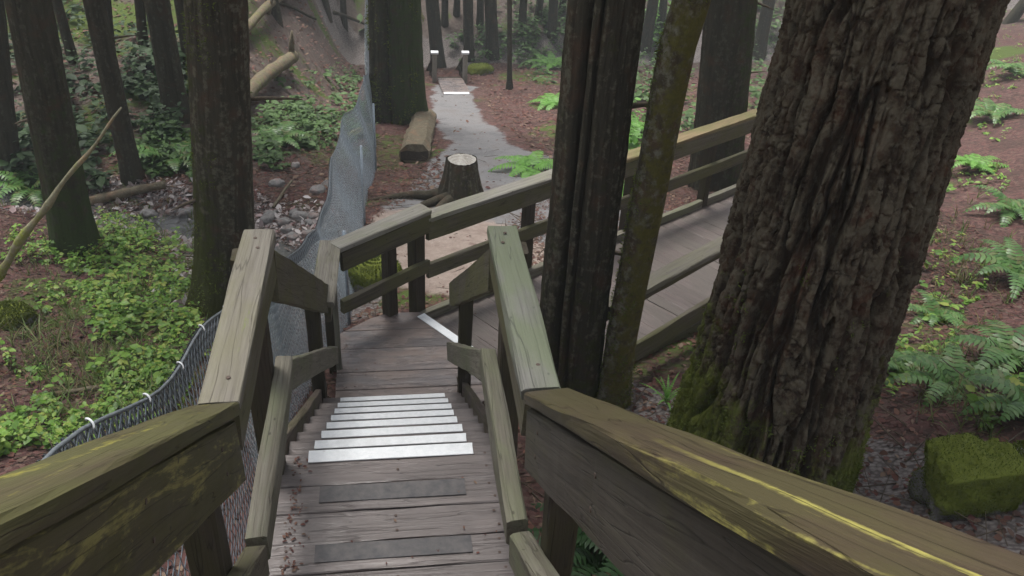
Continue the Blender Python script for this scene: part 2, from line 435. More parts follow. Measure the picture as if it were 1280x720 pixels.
def mesh_np(name, verts, faces, smooth=False, attrs=None):
    me = bpy.data.meshes.new(name)
    verts = np.asarray(verts, dtype=np.float32); faces = np.asarray(faces, dtype=np.int32)
    k = faces.shape[1]
    me.vertices.add(len(verts)); me.vertices.foreach_set('co', verts.ravel())
    me.loops.add(faces.size); me.loops.foreach_set('vertex_index', faces.ravel())
    me.polygons.add(len(faces)); me.polygons.foreach_set('loop_start', np.arange(0, faces.size, k, dtype=np.int32))
    me.polygons.foreach_set('loop_total', np.full(len(faces), k, dtype=np.int32))
    me.update(calc_edges=True); me.validate()
    if smooth:
        me.polygons.foreach_set('use_smooth', np.ones(len(me.polygons), dtype=bool))
    for an, av in (attrs or {}).items():
        a = me.attributes.new(an, 'FLOAT', 'POINT'); a.data.foreach_set('value', np.asarray(av, dtype=np.float32))
    return me


def frame(P0, P1, up):
    """matrix with local X from P0 to P1, local Z as near `up` as it can be, origin half-way"""
    P0, P1, up = Vector(P0), Vector(P1), Vector(up)
    x = (P1 - P0).normalized(); y = up.cross(x).normalized(); z = x.cross(y)
    m = Matrix((x, y, z)).transposed().to_4x4(); m.translation = (P0 + P1) / 2
    return m, (P1 - P0).length


def board_mesh(L, w, h, bev=0.005, wob=0.0025, cut0=0.0, cut1=0.0):
    """a sawn board L x w x h centred at the origin; its arrises are worn, its faces slightly uneven; cut0/cut1 slope the ends (dx per dz)"""
    n = max(2, int(L / 0.11)); seed = random.random() * 100
    b = bev
    prof = [(-w / 2 + b, -h / 2), (w / 2 - b, -h / 2), (w / 2, -h / 2 + b), (w / 2, h / 2 - b), (w / 2 - b, h / 2), (0, h / 2 + 0.0005), (-w / 2 + b, h / 2), (-w / 2, h / 2 - b), (-w / 2, -h / 2 + b)]
    k = len(prof); V = []
    for i in range(n + 1):
        s = -L / 2 + L * i / n
        for j, (y, z) in enumerate(prof):
            dy = wob * math.sin(seed + 3.1 * s + 1.7 * j) + wob * 0.7 * math.sin(seed * 3 + 9.3 * s + 2.9 * j)
            dz = wob * math.sin(seed * 2 + 2.3 * s + 0.9 * j) + wob * 0.6 * math.sin(seed + 11.7 * s + 1.3 * j)
            x = s + (cut0 * z if i == 0 else 0) + (cut1 * z if i == n else 0) + (random.uniform(-1, 1) * 0.0015 if i in (0, n) else 0)
            V.append((x, y + dy, z + dz))
    Fq = [(i * k + j, (i + 1) * k + j, (i + 1) * k + (j + 1) % k, i * k + (j + 1) % k) for i in range(n) for j in range(k)]
    me = bpy.data.meshes.new('board')
    me.from_pydata(V, [], [f[::-1] for f in Fq] + [tuple(range(k - 1, -1, -1))[::-1][::-1], tuple(n * k + j for j in range(k))])
    bm = bmesh.new(); bm.from_mesh(me); bmesh.ops.recalc_face_normals(bm, faces=bm.faces); bm.to_mesh(me); bm.free()
    return me


def beam(name, P0, P1, w, h, mat, parent, up=(0, 0, 1), **kw):
    m, L = frame(P0, P1, up)
    return put(name, board_mesh(L, w, h, **kw), M[mat], parent, m)


def tube_mesh(pts, radii, n=8, wob=0.0, cap=True):
    pts = [Vector(p) for p in pts]; V = []; Fq = []
    ref = Vector((0.13, 0.31, 0.94))
    for i, p in enumerate(pts):
        d = (pts[min(i + 1, len(pts) - 1)] - pts[max(i - 1, 0)]).normalized()
        a = d.cross(ref if abs(d.dot(ref)) < 0.95 else Vector((1, 0, 0))).normalized(); b = d.cross(a)
        for j in range(n):
            th = 2 * math.pi * j / n; r = radii[i] * (1 + random.uniform(-wob, wob))
            V.append(p + (a * math.cos(th) + b * math.sin(th)) * r)
    for i in range(len(pts) - 1):
        for j in range(n):
            Fq.append((i * n + j, i * n + (j + 1) % n, (i + 1) * n + (j + 1) % n, (i + 1) * n + j))
    if cap:
        Fq.append(tuple(range(n - 1, -1, -1))); Fq.append(tuple((len(pts) - 1) * n + j for j in range(n)))
    me = bpy.data.meshes.new('tube'); me.from_pydata([tuple(v) for v in V], [], Fq)
    bm = bmesh.new(); bm.from_mesh(me); bmesh.ops.recalc_face_normals(bm, faces=bm.faces); bm.to_mesh(me); bm.free()
    for p in me.polygons: p.use_smooth = True
    return me


def instances(tv, tf, pos, R, scale):
    """N copies of a small template (tv, tf) placed by rotation matrices R and scales, as one vertex/face pair"""
    N = len(pos); k = len(tv)
    V = np.einsum('nij,kj->nki', R, tv) * np.asarray(scale).reshape(N, -1)[:, None, :] + pos[:, None, :] if np.ndim(scale) == 1 else \
        np.einsum('nij,nkj->nki', R, tv[None] * scale[:, None, :]) + pos[:, None, :]
    Fc = tf[None] + (np.arange(N) * k)[:, None, None]
    return V.reshape(-1, 3), Fc.reshape(-1, tf.shape[1])


def rot_yaw_tilt(yaw, tilt, roll):
    cy, sy, ct, st, cr, sr = np.cos(yaw), np.sin(yaw), np.cos(tilt), np.sin(tilt), np.cos(roll), np.sin(roll)
    z = np.zeros_like(yaw); o = np.ones_like(yaw)
    Rz = np.stack([cy, -sy, z, sy, cy, z, z, z, o], -1).reshape(-1, 3, 3)
    Ry = np.stack([ct, z, st, z, o, z, -st, z, ct], -1).reshape(-1, 3, 3)
    Rx = np.stack([o, z, z, z, cr, -sr, z, sr, cr], -1).reshape(-1, 3, 3)
    return Rz @ Ry @ Rx


LEAF_V = np.array([(0, 0, 0), (0.35, 0.26, 0.05), (0.7, 0.2, 0.03), (1, 0, -0.06), (0.7, -0.2, 0.03), (0.35, -0.26, 0.05), (0.5, 0, -0.02)])
LEAF_F = np.array([(0, 6, 1), (1, 6, 2), (2, 6, 3), (3, 6, 4), (4, 6, 5), (5, 6, 0)])

# ------------------------------------------------------------------ ground sheet


def lines(parts):
    out = [parts[0][0]]
    for a, b, s0, s1 in parts:
        x = a
        while x < b - 1e-6:
            tt = (x - a) / (b - a); x = min(b, x + s0 + (s1 - s0) * tt); out.append(x)
    return np.array(out)


gx = lines([(-60, -16, 4, 1.2), (-16, -5, 0.9, 0.16), (-5, 6.5, 0.07, 0.07), (6.5, 18, 0.16, 0.9), (18, 60, 1.2, 4)])
gy = lines([(-8, 1.2, 0.8, 0.1), (1.2, 12, 0.07, 0.07), (12, 26, 0.09, 0.22), (26, 90, 0.3, 3.5)])
GX, GY = np.meshgrid(gx, gy); GZ = ground(GX, GY)
dpath = seg_dist(GX, GY, PATH)
fine_ = fbm(GX * 6, GY * 6, 4.4, 3, 21)
near = sstep(0.9, 0.4, dpath)
GZ = GZ + 0.018 * fine_ * (1 - 0.7 * near)
off_ = (GX - W0[0]) * WN[0] + (GY - W0[1]) * WN[1]
wob_ = 0.22 * fbm(GX * 1.3, GY * 1.3, 8.0, 3, 5)
pw = 0.50 + 0.55 * sstep(9.5, 10.8, GY) * sstep(14.5, 12.5, GY)
a_path = sstep(0.32, -0.28, dpath - pw + wob_) * sstep(8.0, 9.4, GY)
a_path = np.maximum(a_path, sstep(0.4, -0.3, seg_dist(GX, GY, [(1.2, 10.4), (2.3, 9.6), (3.4, 9.2)]) - 0.75 + wob_))
a_sand = sstep(0.35, -0.3, np.hypot((GX - 0.3) / 0.75, (GY - 8.7) / 1.5) - 0.9 + wob_)
a_sand = np.maximum(a_sand, sstep(0.35, -0.3, seg_dist(GX, GY, [(0.9, 7.4), (1.6, 8.3), (0.9, 9.3)]) - 0.4 + wob_))
dcreek = seg_dist(GX, GY, CREEK)
a_grav = np.maximum(sstep(0.5, -0.2, dcreek - 0.95 + wob_) * 0.9,
                    sstep(0.4, -0.3, seg_dist(GX, GY, [(1.1, 5.2), (2.0, 4.5), (2.55, 3.6), (2.6, 2.6)]) - 0.42 + wob_))
a_grav = np.maximum(a_grav, sstep(0.6, -0.3, seg_dist(GX, GY, FAR_CREEK) - 1.4 + wob_))
a_dull = sstep(10.5, 13.5, GY) * sstep(-0.3, -2.0, GX) * 0.9
a_dull = np.maximum(a_dull, sstep(24, 30, GY))
a_green = 0.34 * sstep(-0.9, -1.6, GX) * sstep(10.5, 9.0, GY) * sstep(-0.25, 0.15, fbm(GX * 1.3, GY * 1.3, 22.0, 3, 43)) + 0.30 * sstep(1.8, 3.0, GX) * sstep(0.0, 0.4, fbm(GX * 1.1, GY * 1.1, 12.0, 3, 41)) + 0.35 * sstep(-2.5, -5.0, GX) * sstep(10, 14, GY) + 0.5 * sstep(0.05, 0.5, fbm(GX * 0.5, GY * 0.5, 2.0, 3, 31)) + 0.25 * sstep(0, 0.5, fbm(GX * 2.1, GY * 2.1, 5.0, 2, 33))
nx_, ny_ = len(gx), len(gy)
idx = np.arange(nx_ * ny_).reshape(ny_, nx_)
gf = np.stack([idx[:-1, :-1], idx[:-1, 1:], idx[1:, 1:], idx[1:, :-1]], -1).reshape(-1, 4)
gm = mesh_np('forest_floor', np.stack([GX, GY, GZ], -1).reshape(-1, 3), gf, True,
             {'path': a_path.ravel(), 'sand': a_sand.ravel(), 'gravel': a_grav.ravel(), 'green': a_green.ravel(), 'dull': a_dull.ravel()})
tag(put('forest_ground', gm, M['ground']), kind='structure')

_GZF = GZ.copy()


def ground(x, y):
    """height of the finished sheet, read off its grid"""
    x = np.clip(np.asarray(x, float), gx[0] + 1e-6, gx[-1] - 1e-6); y = np.clip(np.asarray(y, float), gy[0] + 1e-6, gy[-1] - 1e-6)
    i = np.clip(np.searchsorted(gx, x) - 1, 0, nx_ - 2); j = np.clip(np.searchsorted(gy, y) - 1, 0, ny_ - 2)
    u = (x - gx[i]) / (gx[i + 1] - gx[i]); v_ = (y - gy[j]) / (gy[j + 1] - gy[j])
    return (_GZF[j, i] * (1 - u) + _GZF[j, i + 1] * u) * (1 - v_) + (_GZF[j + 1, i] * (1 - u) + _GZF[j + 1, i + 1] * u) * v_


# creek: a broken ribbon of shallow water at the bottom of the gully
wv, wf = [], []
cp = [(-9, 12.95), (-6.5, 12.05), (-4.5, 11.2), (-3.2, 10.7), (-2.2, 10.3), (-1.5, 9.5), (-1.15, 9.0), (-1.08, 8.2), (-1.05, 7.5)]
for i, (x, y) in enumerate(cp):
    d = np.array(cp[min(i + 1, len(cp) - 1)]) - np.array(cp[max(i - 1, 0)]); d = d / np.linalg.norm(d)
    z = float(ground_base(np.array([x]), np.array([y]))[0]) + 0.055
    for s in (-0.42, 0, 0.42):
        wv.append((x - d[1] * s, y + d[0] * s, z))
for i in range(len(cp) - 1):
    for j in range(2):
        wf.append((3 * i + j, 3 * i + j + 1, 3 * i + j + 4, 3 * i + j + 3))
tag(put('creek_water', mesh_np('creek_water', wv, wf, True), M['water']), kind='structure')

# ------------------------------------------------------------------ timber stairs, decks and railings
WI, CW = 0.3845, 0.112            # inner half width between the caps, cap width
D0, D1 = 1.90, 2.876              # the level deck runs from D0 to D1
RUN, RISE = 0.2577, 0.1673
NS = 8
ZL = -NS * RISE                   # landing level
SL = RISE / RUN
S1 = 0.695                        # slope of the sloping rails
HC = 1.07

# upper flight (we stand on it)
up = thing('wooden_stairs', 'timber steps of the upper flight between two mossy handrails', 'stairs', (0, 1.0, 0.3))
for k in range(1, 9):
    y0 = D0 - k * RUN; z = k * RISE
    beam('tread', (-0.47, y0 + RUN / 2, z - 0.02), (0.47, y0 + RUN / 2, z - 0.02), RUN + 0.02, 0.04, 'deck', up)
for s in (-1, 1):
    beam('stringer', (s * 0.49, D0 - 0.05, -0.1), (s * 0.49, D0 - 8.6 * RUN, 8.4 * RISE - 0.05), 0.04, 0.24, 'stringer', up)

# level deck: 2x6 planks, grip pads on two of them
dk = thing('wooden_deck', 'short level platform of cross planks with two dark grip strips', 'deck', (0, 2.4, -0.06))
py = [D1 - 0.006]
for wd in (0.196, 0.148, 0.158, 0.140, 0.150, 0.150):
    py.append(py[-1] - wd)
for i in range(6):
    yc = (py[i] + py[i + 1]) / 2; wd = py[i] - py[i + 1] - 0.006
    beam('plank', (-0.47, yc, -0.02 - 0.002 * (i % 2)), (0.462 + 0.01 * (i % 2), yc + random.uniform(-.002, .002), -0.02), wd, 0.04, 'deck', dk, bev=0.004)
    if i in (1, 3, 5):
        beam('grip_strip', (-0.285, yc + 0.018, 0.0045), (0.30, yc + 0.018, 0.0045), wd * 0.62, 0.006, 'grip', dk, bev=0.001, wob=0.0004)
for s in (-1, 1):
    beam('joist', (s * 0.42, D0, -0.13), (s * 0.42, D1 - 0.05, -0.13), 0.045, 0.17, 'stringer', dk)
beam('joist', (-0.46, D1 - 0.028, -0.135), (0.46, D1 - 0.028, -0.135), 0.04, 0.185, 'stringer', dk)

# flight down to the landing, white nosing on every step
fl = thing('wooden_stairs', 'steep timber stairs with bright white strip along every tread', 'stairs', (0, 4.0, -1.2))
for k in range(0, NS):
    yn = D1 + k * RUN; z = -k * RISE                  # nosing k
    if k:
        beam('tread', (-0.46, yn - RUN / 2 + 0.004, z - 0.02), (0.46, yn - RUN / 2 + 0.004, z - 0.02), RUN - 0.004, 0.04, 'deck', fl)
    beam('white_nosing', (-0.342 + random.uniform(-.004, .004), yn - 0.034, z + 0.0055), (0.350 + random.uniform(-.004, .004), yn - 0.034 + random.uniform(-.002, .002), z + 0.0055), (0.070, 0.056, 0.054, 0.049, 0.047, 0.045, 0.043, 0.042)[k], 0.007, 'white', fl, bev=0.0015, wob=0.0005)
for s in (-1, 1):
    beam('stringer', (s * 0.482, D1 - 0.02, -0.10), (s * 0.482, D1 + NS * RUN + 0.05, ZL - 0.10), 0.04, 0.26, 'stringer', fl)

# landing: planks of a five-sided platform that turns towards the walkway
ld = thing('wooden_landing', 'muddy worn plank landing between the white steps and the walkway', 'landing', (0.1, 5.3, ZL - 0.05))
YL = D1 + NS * RUN - RUN                                            # 4.68: front edge under the last nosing


def poly_board(name, pts, ztop, th, mat, parent):
    """flat plank with the given outline (counter-clockwise in plan)"""
    n = len(pts); c = np.mean(pts, axis=0)
    bm = bmesh.new(); top = [bm.verts.new((p[0] - c[0], p[1] - c[1], random.uniform(-.0015, .0015))) for p in pts]
    bot = [bm.verts.new((p[0] - c[0], p[1] - c[1], -th)) for p in pts]
    bm.faces.new(top); bm.faces.new(bot[::-1])
    for i in range(n):
        bm.faces.new((top[i], bot[i], bot[(i + 1) % n], top[(i + 1) % n]))
    bmesh.ops.recalc_face_normals(bm, faces=bm.faces)
    bmesh.ops.bevel(bm, geom=bm.edges[:], offset=0.004, segments=1, affect='EDGES')
    me = bpy.data.meshes.new(name); bm.to_mesh(me); bm.free()
    return put(name, me, M[mat], parent, Matrix.Translation((c[0], c[1], ztop)))


SA, SB = np.array([0.26, 5.89]), np.array([0.48, 5.59])            # the white strip that starts the walkway
sd = (SB - SA) / np.linalg.norm(SB - SA)                            # along the strip, towards the near rail
hd = np.array([-sd[1], sd[0]])                                      # heading of the walkway
outline = [(-0.40, YL), (0.44, YL), (0.95, 4.95), tuple(SA + sd * 0.95), tuple(SA - sd * 0.16), (-0.16, 5.86), (-0.40, 5.66)]


def clip_poly(poly, y0, y1):
    def half(P, f):
        out = []
        for a, b in zip(P, P[1:] + P[:1]):
            fa, fb = f(a), f(b)
            if fa >= 0: out.append(a)
            if fa * fb < 0:
                tt = fa / (fa - fb); out.append((a[0] + (b[0] - a[0]) * tt, a[1] + (b[1] - a[1]) * tt))
        return out
    P = half(list(poly), lambda p: p[1] - y0)
    return half(P, lambda p: y1 - p[1]) if P else []


yb = YL
for wd in (0.285, 0.20, 0.285, 0.24, 0.24):
    P = clip_poly(outline, yb + 0.003, min(yb + wd - 0.003, 6.2))
    if len(P) >= 3:
        poly_board('plank', P, ZL + random.uniform(-.002, .002), 0.04, 'deck_mud', ld)
    yb += wd
for a, b in zip(outline, outline[1:] + outline[:1]):
    a = np.array(a); b = np.array(b)
    if a[1] <= YL + .01 and b[1] <= YL + .01: continue
    e = (b - a) / np.linalg.norm(b - a); inn = np.array([-e[1], e[0]]) * 0.03
    pa, pb = a + inn + e * 0.04, b + inn - e * 0.04
    if np.linalg.norm(pb - pa) > 0.1:
        beam('fascia', (*pa, ZL - 0.12), (*pb, ZL - 0.12), 0.035, 0.14, 'stringer', ld)

# walkway: planks laid across, one step below the landing, falling gently away
wk = thing('wooden_walkway', 'timber boardwalk leading right behind the tree trunks', 'boardwalk', (2.5, 7.0, ZL - 0.3))
ZW = ZL - 0.15
WW = 1.44
wa = SA - sd * 0.14
fall = 0.045


def walk(sx, nx, z=0.0):
    p = wa + hd * sx + sd * nx
    return (p[0], p[1], ZW - fall * sx + z)


q0, q1 = wa + sd * 0.1, wa + sd * 1.05
beam('white_nosing', (*(SA + hd * -0.035), ZL + 0.0055), (*(SA + sd * 0.80 + hd * -0.035), ZL + 0.0055), 0.072, 0.007, 'white', wk, bev=0.0015, wob=0.0005)
s = 0.0; i = 0
while s < 6.3:
    wd = random.choice((0.14, 0.14, 0.19))
    beam('plank', walk(s + wd / 2, 0.02 + random.uniform(-.012, .012), -0.02), walk(s + wd / 2, WW - 0.02 + random.uniform(-.012, .012), -0.02), wd - 0.006, 0.04, 'deck_walk', wk, wob=0.002)
    s += wd; i += 1
beam('white_nosing', walk(0.06, 0.15, 0.0055), walk(0.06, 0.9, 0.0055), 0.07, 0.007, 'white', wk, bev=0.0015, wob=0.0005)
for nx in (0.03, WW - 0.03):
    beam('joist', walk(0.05, nx, -0.13), walk(6.25, nx, -0.13), 0.045, 0.17, 'board_olive', wk)
    beam('kerb', walk(0.2 if nx > 1 else 0.05, nx, 0.045), walk(6.25, nx, 0.045), 0.06, 0.085, 'board_weather', wk)

# ---- railings -----------------------------------------------------
RG = 'timber railings along the stairs'


def rail_root(label, p):
    return thing('wooden_railing', label, 'railing', tuple(p), RG)


def post(P, ztop, parent, mat='post', zbot=None, w=0.089, rot=0.0):
    zb = g(P[0], P[1]) - 0.1 if zbot is None else zbot
    m, L = frame((P[0], P[1], zb), (P[0], P[1], ztop), (math.cos(rot), math.sin(rot), 0))
    return put('post', board_mesh(L, w, w, bev=0.006), M[mat], parent, m)


for s, nm in ((-1, 'left'), (1, 'right')):
    # section along the upper flight
    xi = s * WI
    r = rail_root({-1: 'mossy sloping handrail with short yellow streaks on its board, beside the wire mesh',
                   1: 'dark sloping handrail with long yellow moss streaks, in front of the huge trunk'}[s], (s * 0.45, 0.9, 0.8))
    ya, yb_ = 0.02, 1.90 if s < 0 else 1.86
    za, zb = HC + S1 * (D0 - ya), HC + S1 * (D0 - yb_)
    xc = s * (WI + CW / 2 + 0.008)
    # cap is laid flat across the rail: its width is level, its length slopes
    beam('cap_rail', (xc, ya, za - 0.022), (xc, yb_ + 0.01, zb - 0.022), 0.130, 0.040, 'cap_moss' if s < 0 else 'cap_streak', r, bev=0.006, cut1=-S1 * 0.9)
    xb = s * (WI + 0.030)
    beam('upper_board', (xb, ya, za - 0.165), (xb, yb_, zb - 0.165), 0.038, 0.185, 'board_moss' if s < 0 else 'board_dark', r, cut1=S1 * 0.9 * -1)
    zl = 0.52
    xl = s * (WI + 0.022)
    beam('lower_board', (xl, ya, zl + S1 * (D0 - ya) - 0.075), (xl, yb_ + 0.03, zl + S1 * (D0 - yb_ - 0.03) - 0.075), 0.066, 0.11, 'board_weather' if s > 0 else 'board_olive', r, cut1=-S1 * 0.9)
    xp = s * (WI + 0.098)
    post((xp, 1.72), HC + S1 * 0.18 - 0.07, r)
    post((xp, 0.35), HC + S1 * 1.55 - 0.07, r)
    # level section along the deck
    r = rail_root({-1: 'level weathered railing with broad pale cap left of the deck planks',
                   1: 'level railing with grey cap turning green with algae, right of the deck planks'}[s], (s * 0.45, 2.4, 0.5))
    ca = 'cap_pale' if s < 0 else 'cap_green'
    xc = s * (WI + CW / 2)
    beam('cap_rail', (xc, 1.915, HC - 0.02), (xc, 2.885, HC - 0.02), CW, 0.040, ca, r, bev=0.006)
    beam('upper_board', (xb, 1.93, HC - 0.116), (xb, 2.87, HC - 0.116), 0.038, 0.148, 'board_olive', r)
    beam('lower_board', (xl, 1.96, 0.445), (xl, 2.89, 0.445), 0.066, 0.11, 'board_weather', r, bev=0.007)
    post((xp, 2.79), HC - 0.045, r)
    # sloping section down the white steps
    r = rail_root({-1: 'sloping two board railing left of the white steps, meeting the pale cap',
                   1: 'sloping two board railing right of the white steps, half hidden by the algae green cap'}[s], (s * 0.45, 4.0, -0.5))
    y0, y1 = 2.885, 5.20 if s < 0 else 4.98
    z0 = 0.99; z1 = z0 - S1 * (y1 - y0)
    beam('upper_board', (xb, y0, z0 - 0.115), (xb, y1, z1 - 0.115), 0.038, 0.19 if s < 0 else 0.16, 'board_olive', r, cut0=S1 * -0.8, cut1=S1 * -0.8)
    beam('lower_board', (xl, y0 - 0.02, 0.425), (xl, y1, 0.425 - S1 * (y1 - y0 + .02)), 0.050, 0.125, 'board_weather', r, cut0=S1 * -0.8, cut1=S1 * -0.8)
    post((xp, 4.72), z0 - S1 * (4.72 - y0) - 0.03, r)
    if s < 0:
        post((s * (WI - 0.004), 5.22), -0.62, r, 'cap_grey', ZL - 0.2, 0.04)

# landing, left side
r = rail_root('short pale capped railing on the left edge of the muddy landing', (-0.45, 5.0, -0.9))
zc = ZL + 0.835
ca_, cb_ = at_z((402, 378), zc), at_z((413, 300), zc)
beam('cap_rail', (ca_[0], ca_[1], zc - 0.02), (cb_[0], cb_[1], zc - 0.02), 0.155, 0.04, 'cap_pale', r, bev=0.006)
beam('upper_board', (ca_[0] + 0.03, ca_[1] + 0.05, zc - 0.115), (cb_[0] + 0.03, cb_[1] - 0.03, zc - 0.115), 0.038, 0.145, 'board_olive', r)
post((cb_[0] - 0.03, cb_[1] - 0.06), zc - 0.045, r)
# landing, back: from the left corner to the tall post
r = rail_root('short railing across the back of the landing, higher than the walkway rail it meets', (0, 5.7, -0.9))
A = np.array(at_z((425, 311), zc - 0.0)); B = np.array(at_z((540, 262), zc + 0.015))
A2, B2 = A[:2], B[:2]
bd = (B2 - A2) / np.linalg.norm(B2 - A2); bn = np.array([-bd[1], bd[0]])
o1 = bn * 0.075
beam('cap_rail', (*(A2 + o1), zc - 0.02), (*(B2 + o1), zc - 0.005), 0.145, 0.04, 'cap_grey', r, bev=0.006)
o2 = bn * 0.022
beam('upper_board', (*(A2 + o2 + bd * 0.02), zc - 0.12), (*(B2 + o2 - bd * 0.005), zc - 0.105), 0.038, 0.155, 'board_olive', r)
mA = np.array(at_z((430, 376), zc - 0.46))[:2]
beam('lower_board', (*(A2 + o2 + bd * 0.0), zc - 0.50), (*(B2 + o2 - bd * 0.02), zc - 0.485), 0.040, 0.115, 'board_olive', r)
pm1 = A2 + bd * (np.linalg.norm(B2 - A2) * 0.60) + bn * 0.11
pm2 = A2 + bd * (np.linalg.norm(B2 - A2) * 0.90) + bn * 0.09
post(pm1, zc - 0.06, r, rot=math.atan2(bd[1], bd[0]))
post(pm2, zc - 0.045, r, 'post', None, 0.1, rot=math.atan2(bd[1], bd[0]))

# walkway, far side: three lengths, each a little lower
R0 = B2 + bn * 0.0 - bd * 0.03
lens_ = [(0.0, 2.12, zc - 0.055, 'cap_grey', 'long railing on the far side of the walkway, crossing behind the split trunk'),
         (2.14, 6.2, zc - 0.175, 'cap_brown', 'brownish railing at the far end of the walkway, beside the huge furrowed trunk')]
wh = np.array([0.815, 0.579]); wh /= np.linalg.norm(wh); wn = np.array([-wh[1], wh[0]])
for (a, b, z, cm, lab) in lens_:
    P, Q = R0 + wh * a, R0 + wh * b; dz = -fall * (b - a) * 0.55
    r = rail_root(lab, (*((P + Q) / 2), z - 0.5))
    beam('cap_rail', (*(P + wn * 0.07), z - 0.02), (*(Q + wn * 0.07), z - 0.02 + dz), 0.14, 0.04, cm, r, bev=0.006)
    beam('upper_board', (*(P + wn * 0.022), z - 0.12), (*(Q + wn * 0.022), z - 0.12 + dz), 0.038, 0.155, 'board_olive', r)
    beam('lower_board', (*(P + wn * 0.022), z - 0.475), (*(Q + wn * 0.022), z - 0.475 + dz), 0.040, 0.125, 'board_olive', r)
    for tt in ((0.55, 0.97) if a == 0 else (0.10, 0.42, 0.75)):
        pp = P + (Q - P) * tt + wn * 0.09
        post(pp, z - 0.05 + dz * tt, r, rot=math.atan2(wh[1], wh[0]))
# walkway, near side
r = rail_root('near side walkway railing showing between the mossy stem and the huge trunk', (2.2, 5.6, -1.2))
nzc = -0.75
P = np.array(at_z((768, 372), nzc + 0.02))[:2]; Q = np.array(at_z((905, 300), nzc - 0.02))[:2]
nh = (Q - P) / np.linalg.norm(Q - P); nn = np.array([-nh[1], nh[0]])
P = P - nh * 0.12; Q = Q + nh * 1.6
beam('cap_rail', (*(P - nn * 0.02), nzc), (*(Q - nn * 0.02), nzc - 0.06), 0.14, 0.04, 'cap_pale', r, bev=0.006)
beam('upper_board', (*(P - nn * 0.03), nzc - 0.065), (*(Q - nn * 0.03), nzc - 0.125), 0.036, 0.085, 'board_olive', r)
beam('lower_board', (*(P + nh * 0.3 - nn * 0.05), nzc - 0.56), (*(Q - nn * 0.05), nzc - 0.62), 0.040, 0.16, 'board_olive', r)
for tt in (0.08, 0.56, 0.95):
    pp = P + (Q - P) * tt - nn * 0.07
    post(pp, nzc - 0.03 - 0.06 * tt, r, rot=math.atan2(nh[1], nh[0]))

# ------------------------------------------------------------------ wire mesh fence down the left side
FZ = []                                             # (x, y, z bottom, z top)
tops = [((-0.66, 0.30), 0.55, 1.68), ((-0.67, 1.6), 0.10, 1.22), ((-0.68, 2.9), -0.60, 0.62), ((-0.69, 4.7), -1.40, -0.22)]
for (x, y), b, tt in tops:
    FZ.append((x, y, b, tt))
for pxb, hgt in (((437, 405), 0.92), ((445, 347), 0.95), ((456, 280), 1.0), ((460, 247), 1.0), ((470, 213), 1.05), ((471, 182), 1.1), ((467, 150), 1.1), ((464, 112), 1.15), ((462, 60), 1.2), ((461, 18), 1.3), ((459, -20), 1.4)):
    P = at_ground(pxb); z = g(P[0], P[1]); FZ.append((P[0], P[1], z - 0.02, z + hgt))
FZ = np.array(FZ)
seglen = np.concatenate([[0], np.cumsum(np.hypot(np.diff(FZ[:, 0]), np.diff(FZ[:, 1])))])


def fence_at(s, h):
    s = np.asarray(s, float); h = np.asarray(h, float)
    x, y, zb, zt = [np.interp(s, seglen, FZ[:, k]) for k in range(4)]
    sag = 0.035 * np.sin(s * 2.3) + 0.02 * np.sin(s * 5.1 + 1)
    bul = 0.03 * np.sin(s * 3.1 + 2 * h) * np.sin(h * 2.6)
    lean = np.interp(s, [4.4, 6.0, 11.0, 16.0], [0.02, 0.22, 0.32, 0.10])
    return np.stack([x + bul - lean * h, y, zb + (zt - zb + sag) * h], -1)


def wires(mats_paths, r, n=3):
    V, Fq, base = [], [], 0
    for pts in mats_paths:
        d = np.gradient(pts, axis=0); d /= np.linalg.norm(d, axis=1)[:, None] + 1e-9
        a = np.cross(d, np.array([0.2, 0.9, 0.35])); a /= np.linalg.norm(a, axis=1)[:, None] + 1e-9; b = np.cross(d, a)
        ring = [pts + r * (a * math.cos(2 * math.pi * j / n) + b * math.sin(2 * math.pi * j / n)) for j in range(n)]
        V.append(np.stack(ring, 1).reshape(-1, 3)); m = len(pts)
        ii = np.arange(m - 1)[:, None] * n; jj = np.arange(n)[None]
        q = np.stack([ii + jj, ii + (jj + 1) % n, ii + n + (jj + 1) % n, ii + n + jj], -1).reshape(-1, 4) + base
        Fq.append(q); base += m * n
    return np.concatenate(V), np.concatenate(Fq)


def ribbons(paths, w):
    V, Fq, base = [], [], 0
    for pts in paths:
        d = np.gradient(pts, axis=0); side = np.cross(d, np.array([1.0, 0.05, 0.0])); side /= np.linalg.norm(side, axis=1)[:, None] + 1e-9
        V.append(np.stack([pts - side * w, pts + side * w], 1).reshape(-1, 3)); m = len(pts)
        ii = np.arange(m - 1)[:, None] * 2
        Fq.append(np.concatenate([ii, ii + 1, ii + 3, ii + 2], 1) + base); base += m * 2
    return np.concatenate(V), np.concatenate(Fq)


fence = thing('wire_fence', 'sagging galvanised wire mesh fence running beside the stairs and up to the big mossy trunk', 'fence', (-0.68, 3.0, -1.0))
paths = []
pitch = 0.062; S = seglen[-1]
hh = np.linspace(0, 1, 15)
for sgn in (1, -1):
    s0 = -1.2
    while s0 < S + 1.2:
        s = s0 + sgn * hh * 0.62
        s = s + 0.011 * np.where(np.arange(15) % 2 == 0, 1, -1)
        ok = (s > 0) & (s < S)
        if ok.sum() > 2:
            paths.append(fence_at(s[ok], hh[ok]))
        s0 += pitch
V, Fq = wires(paths, 0.0024)
put('wire_mesh', mesh_np('wire_mesh', V, Fq, True), M['steel'], fence)
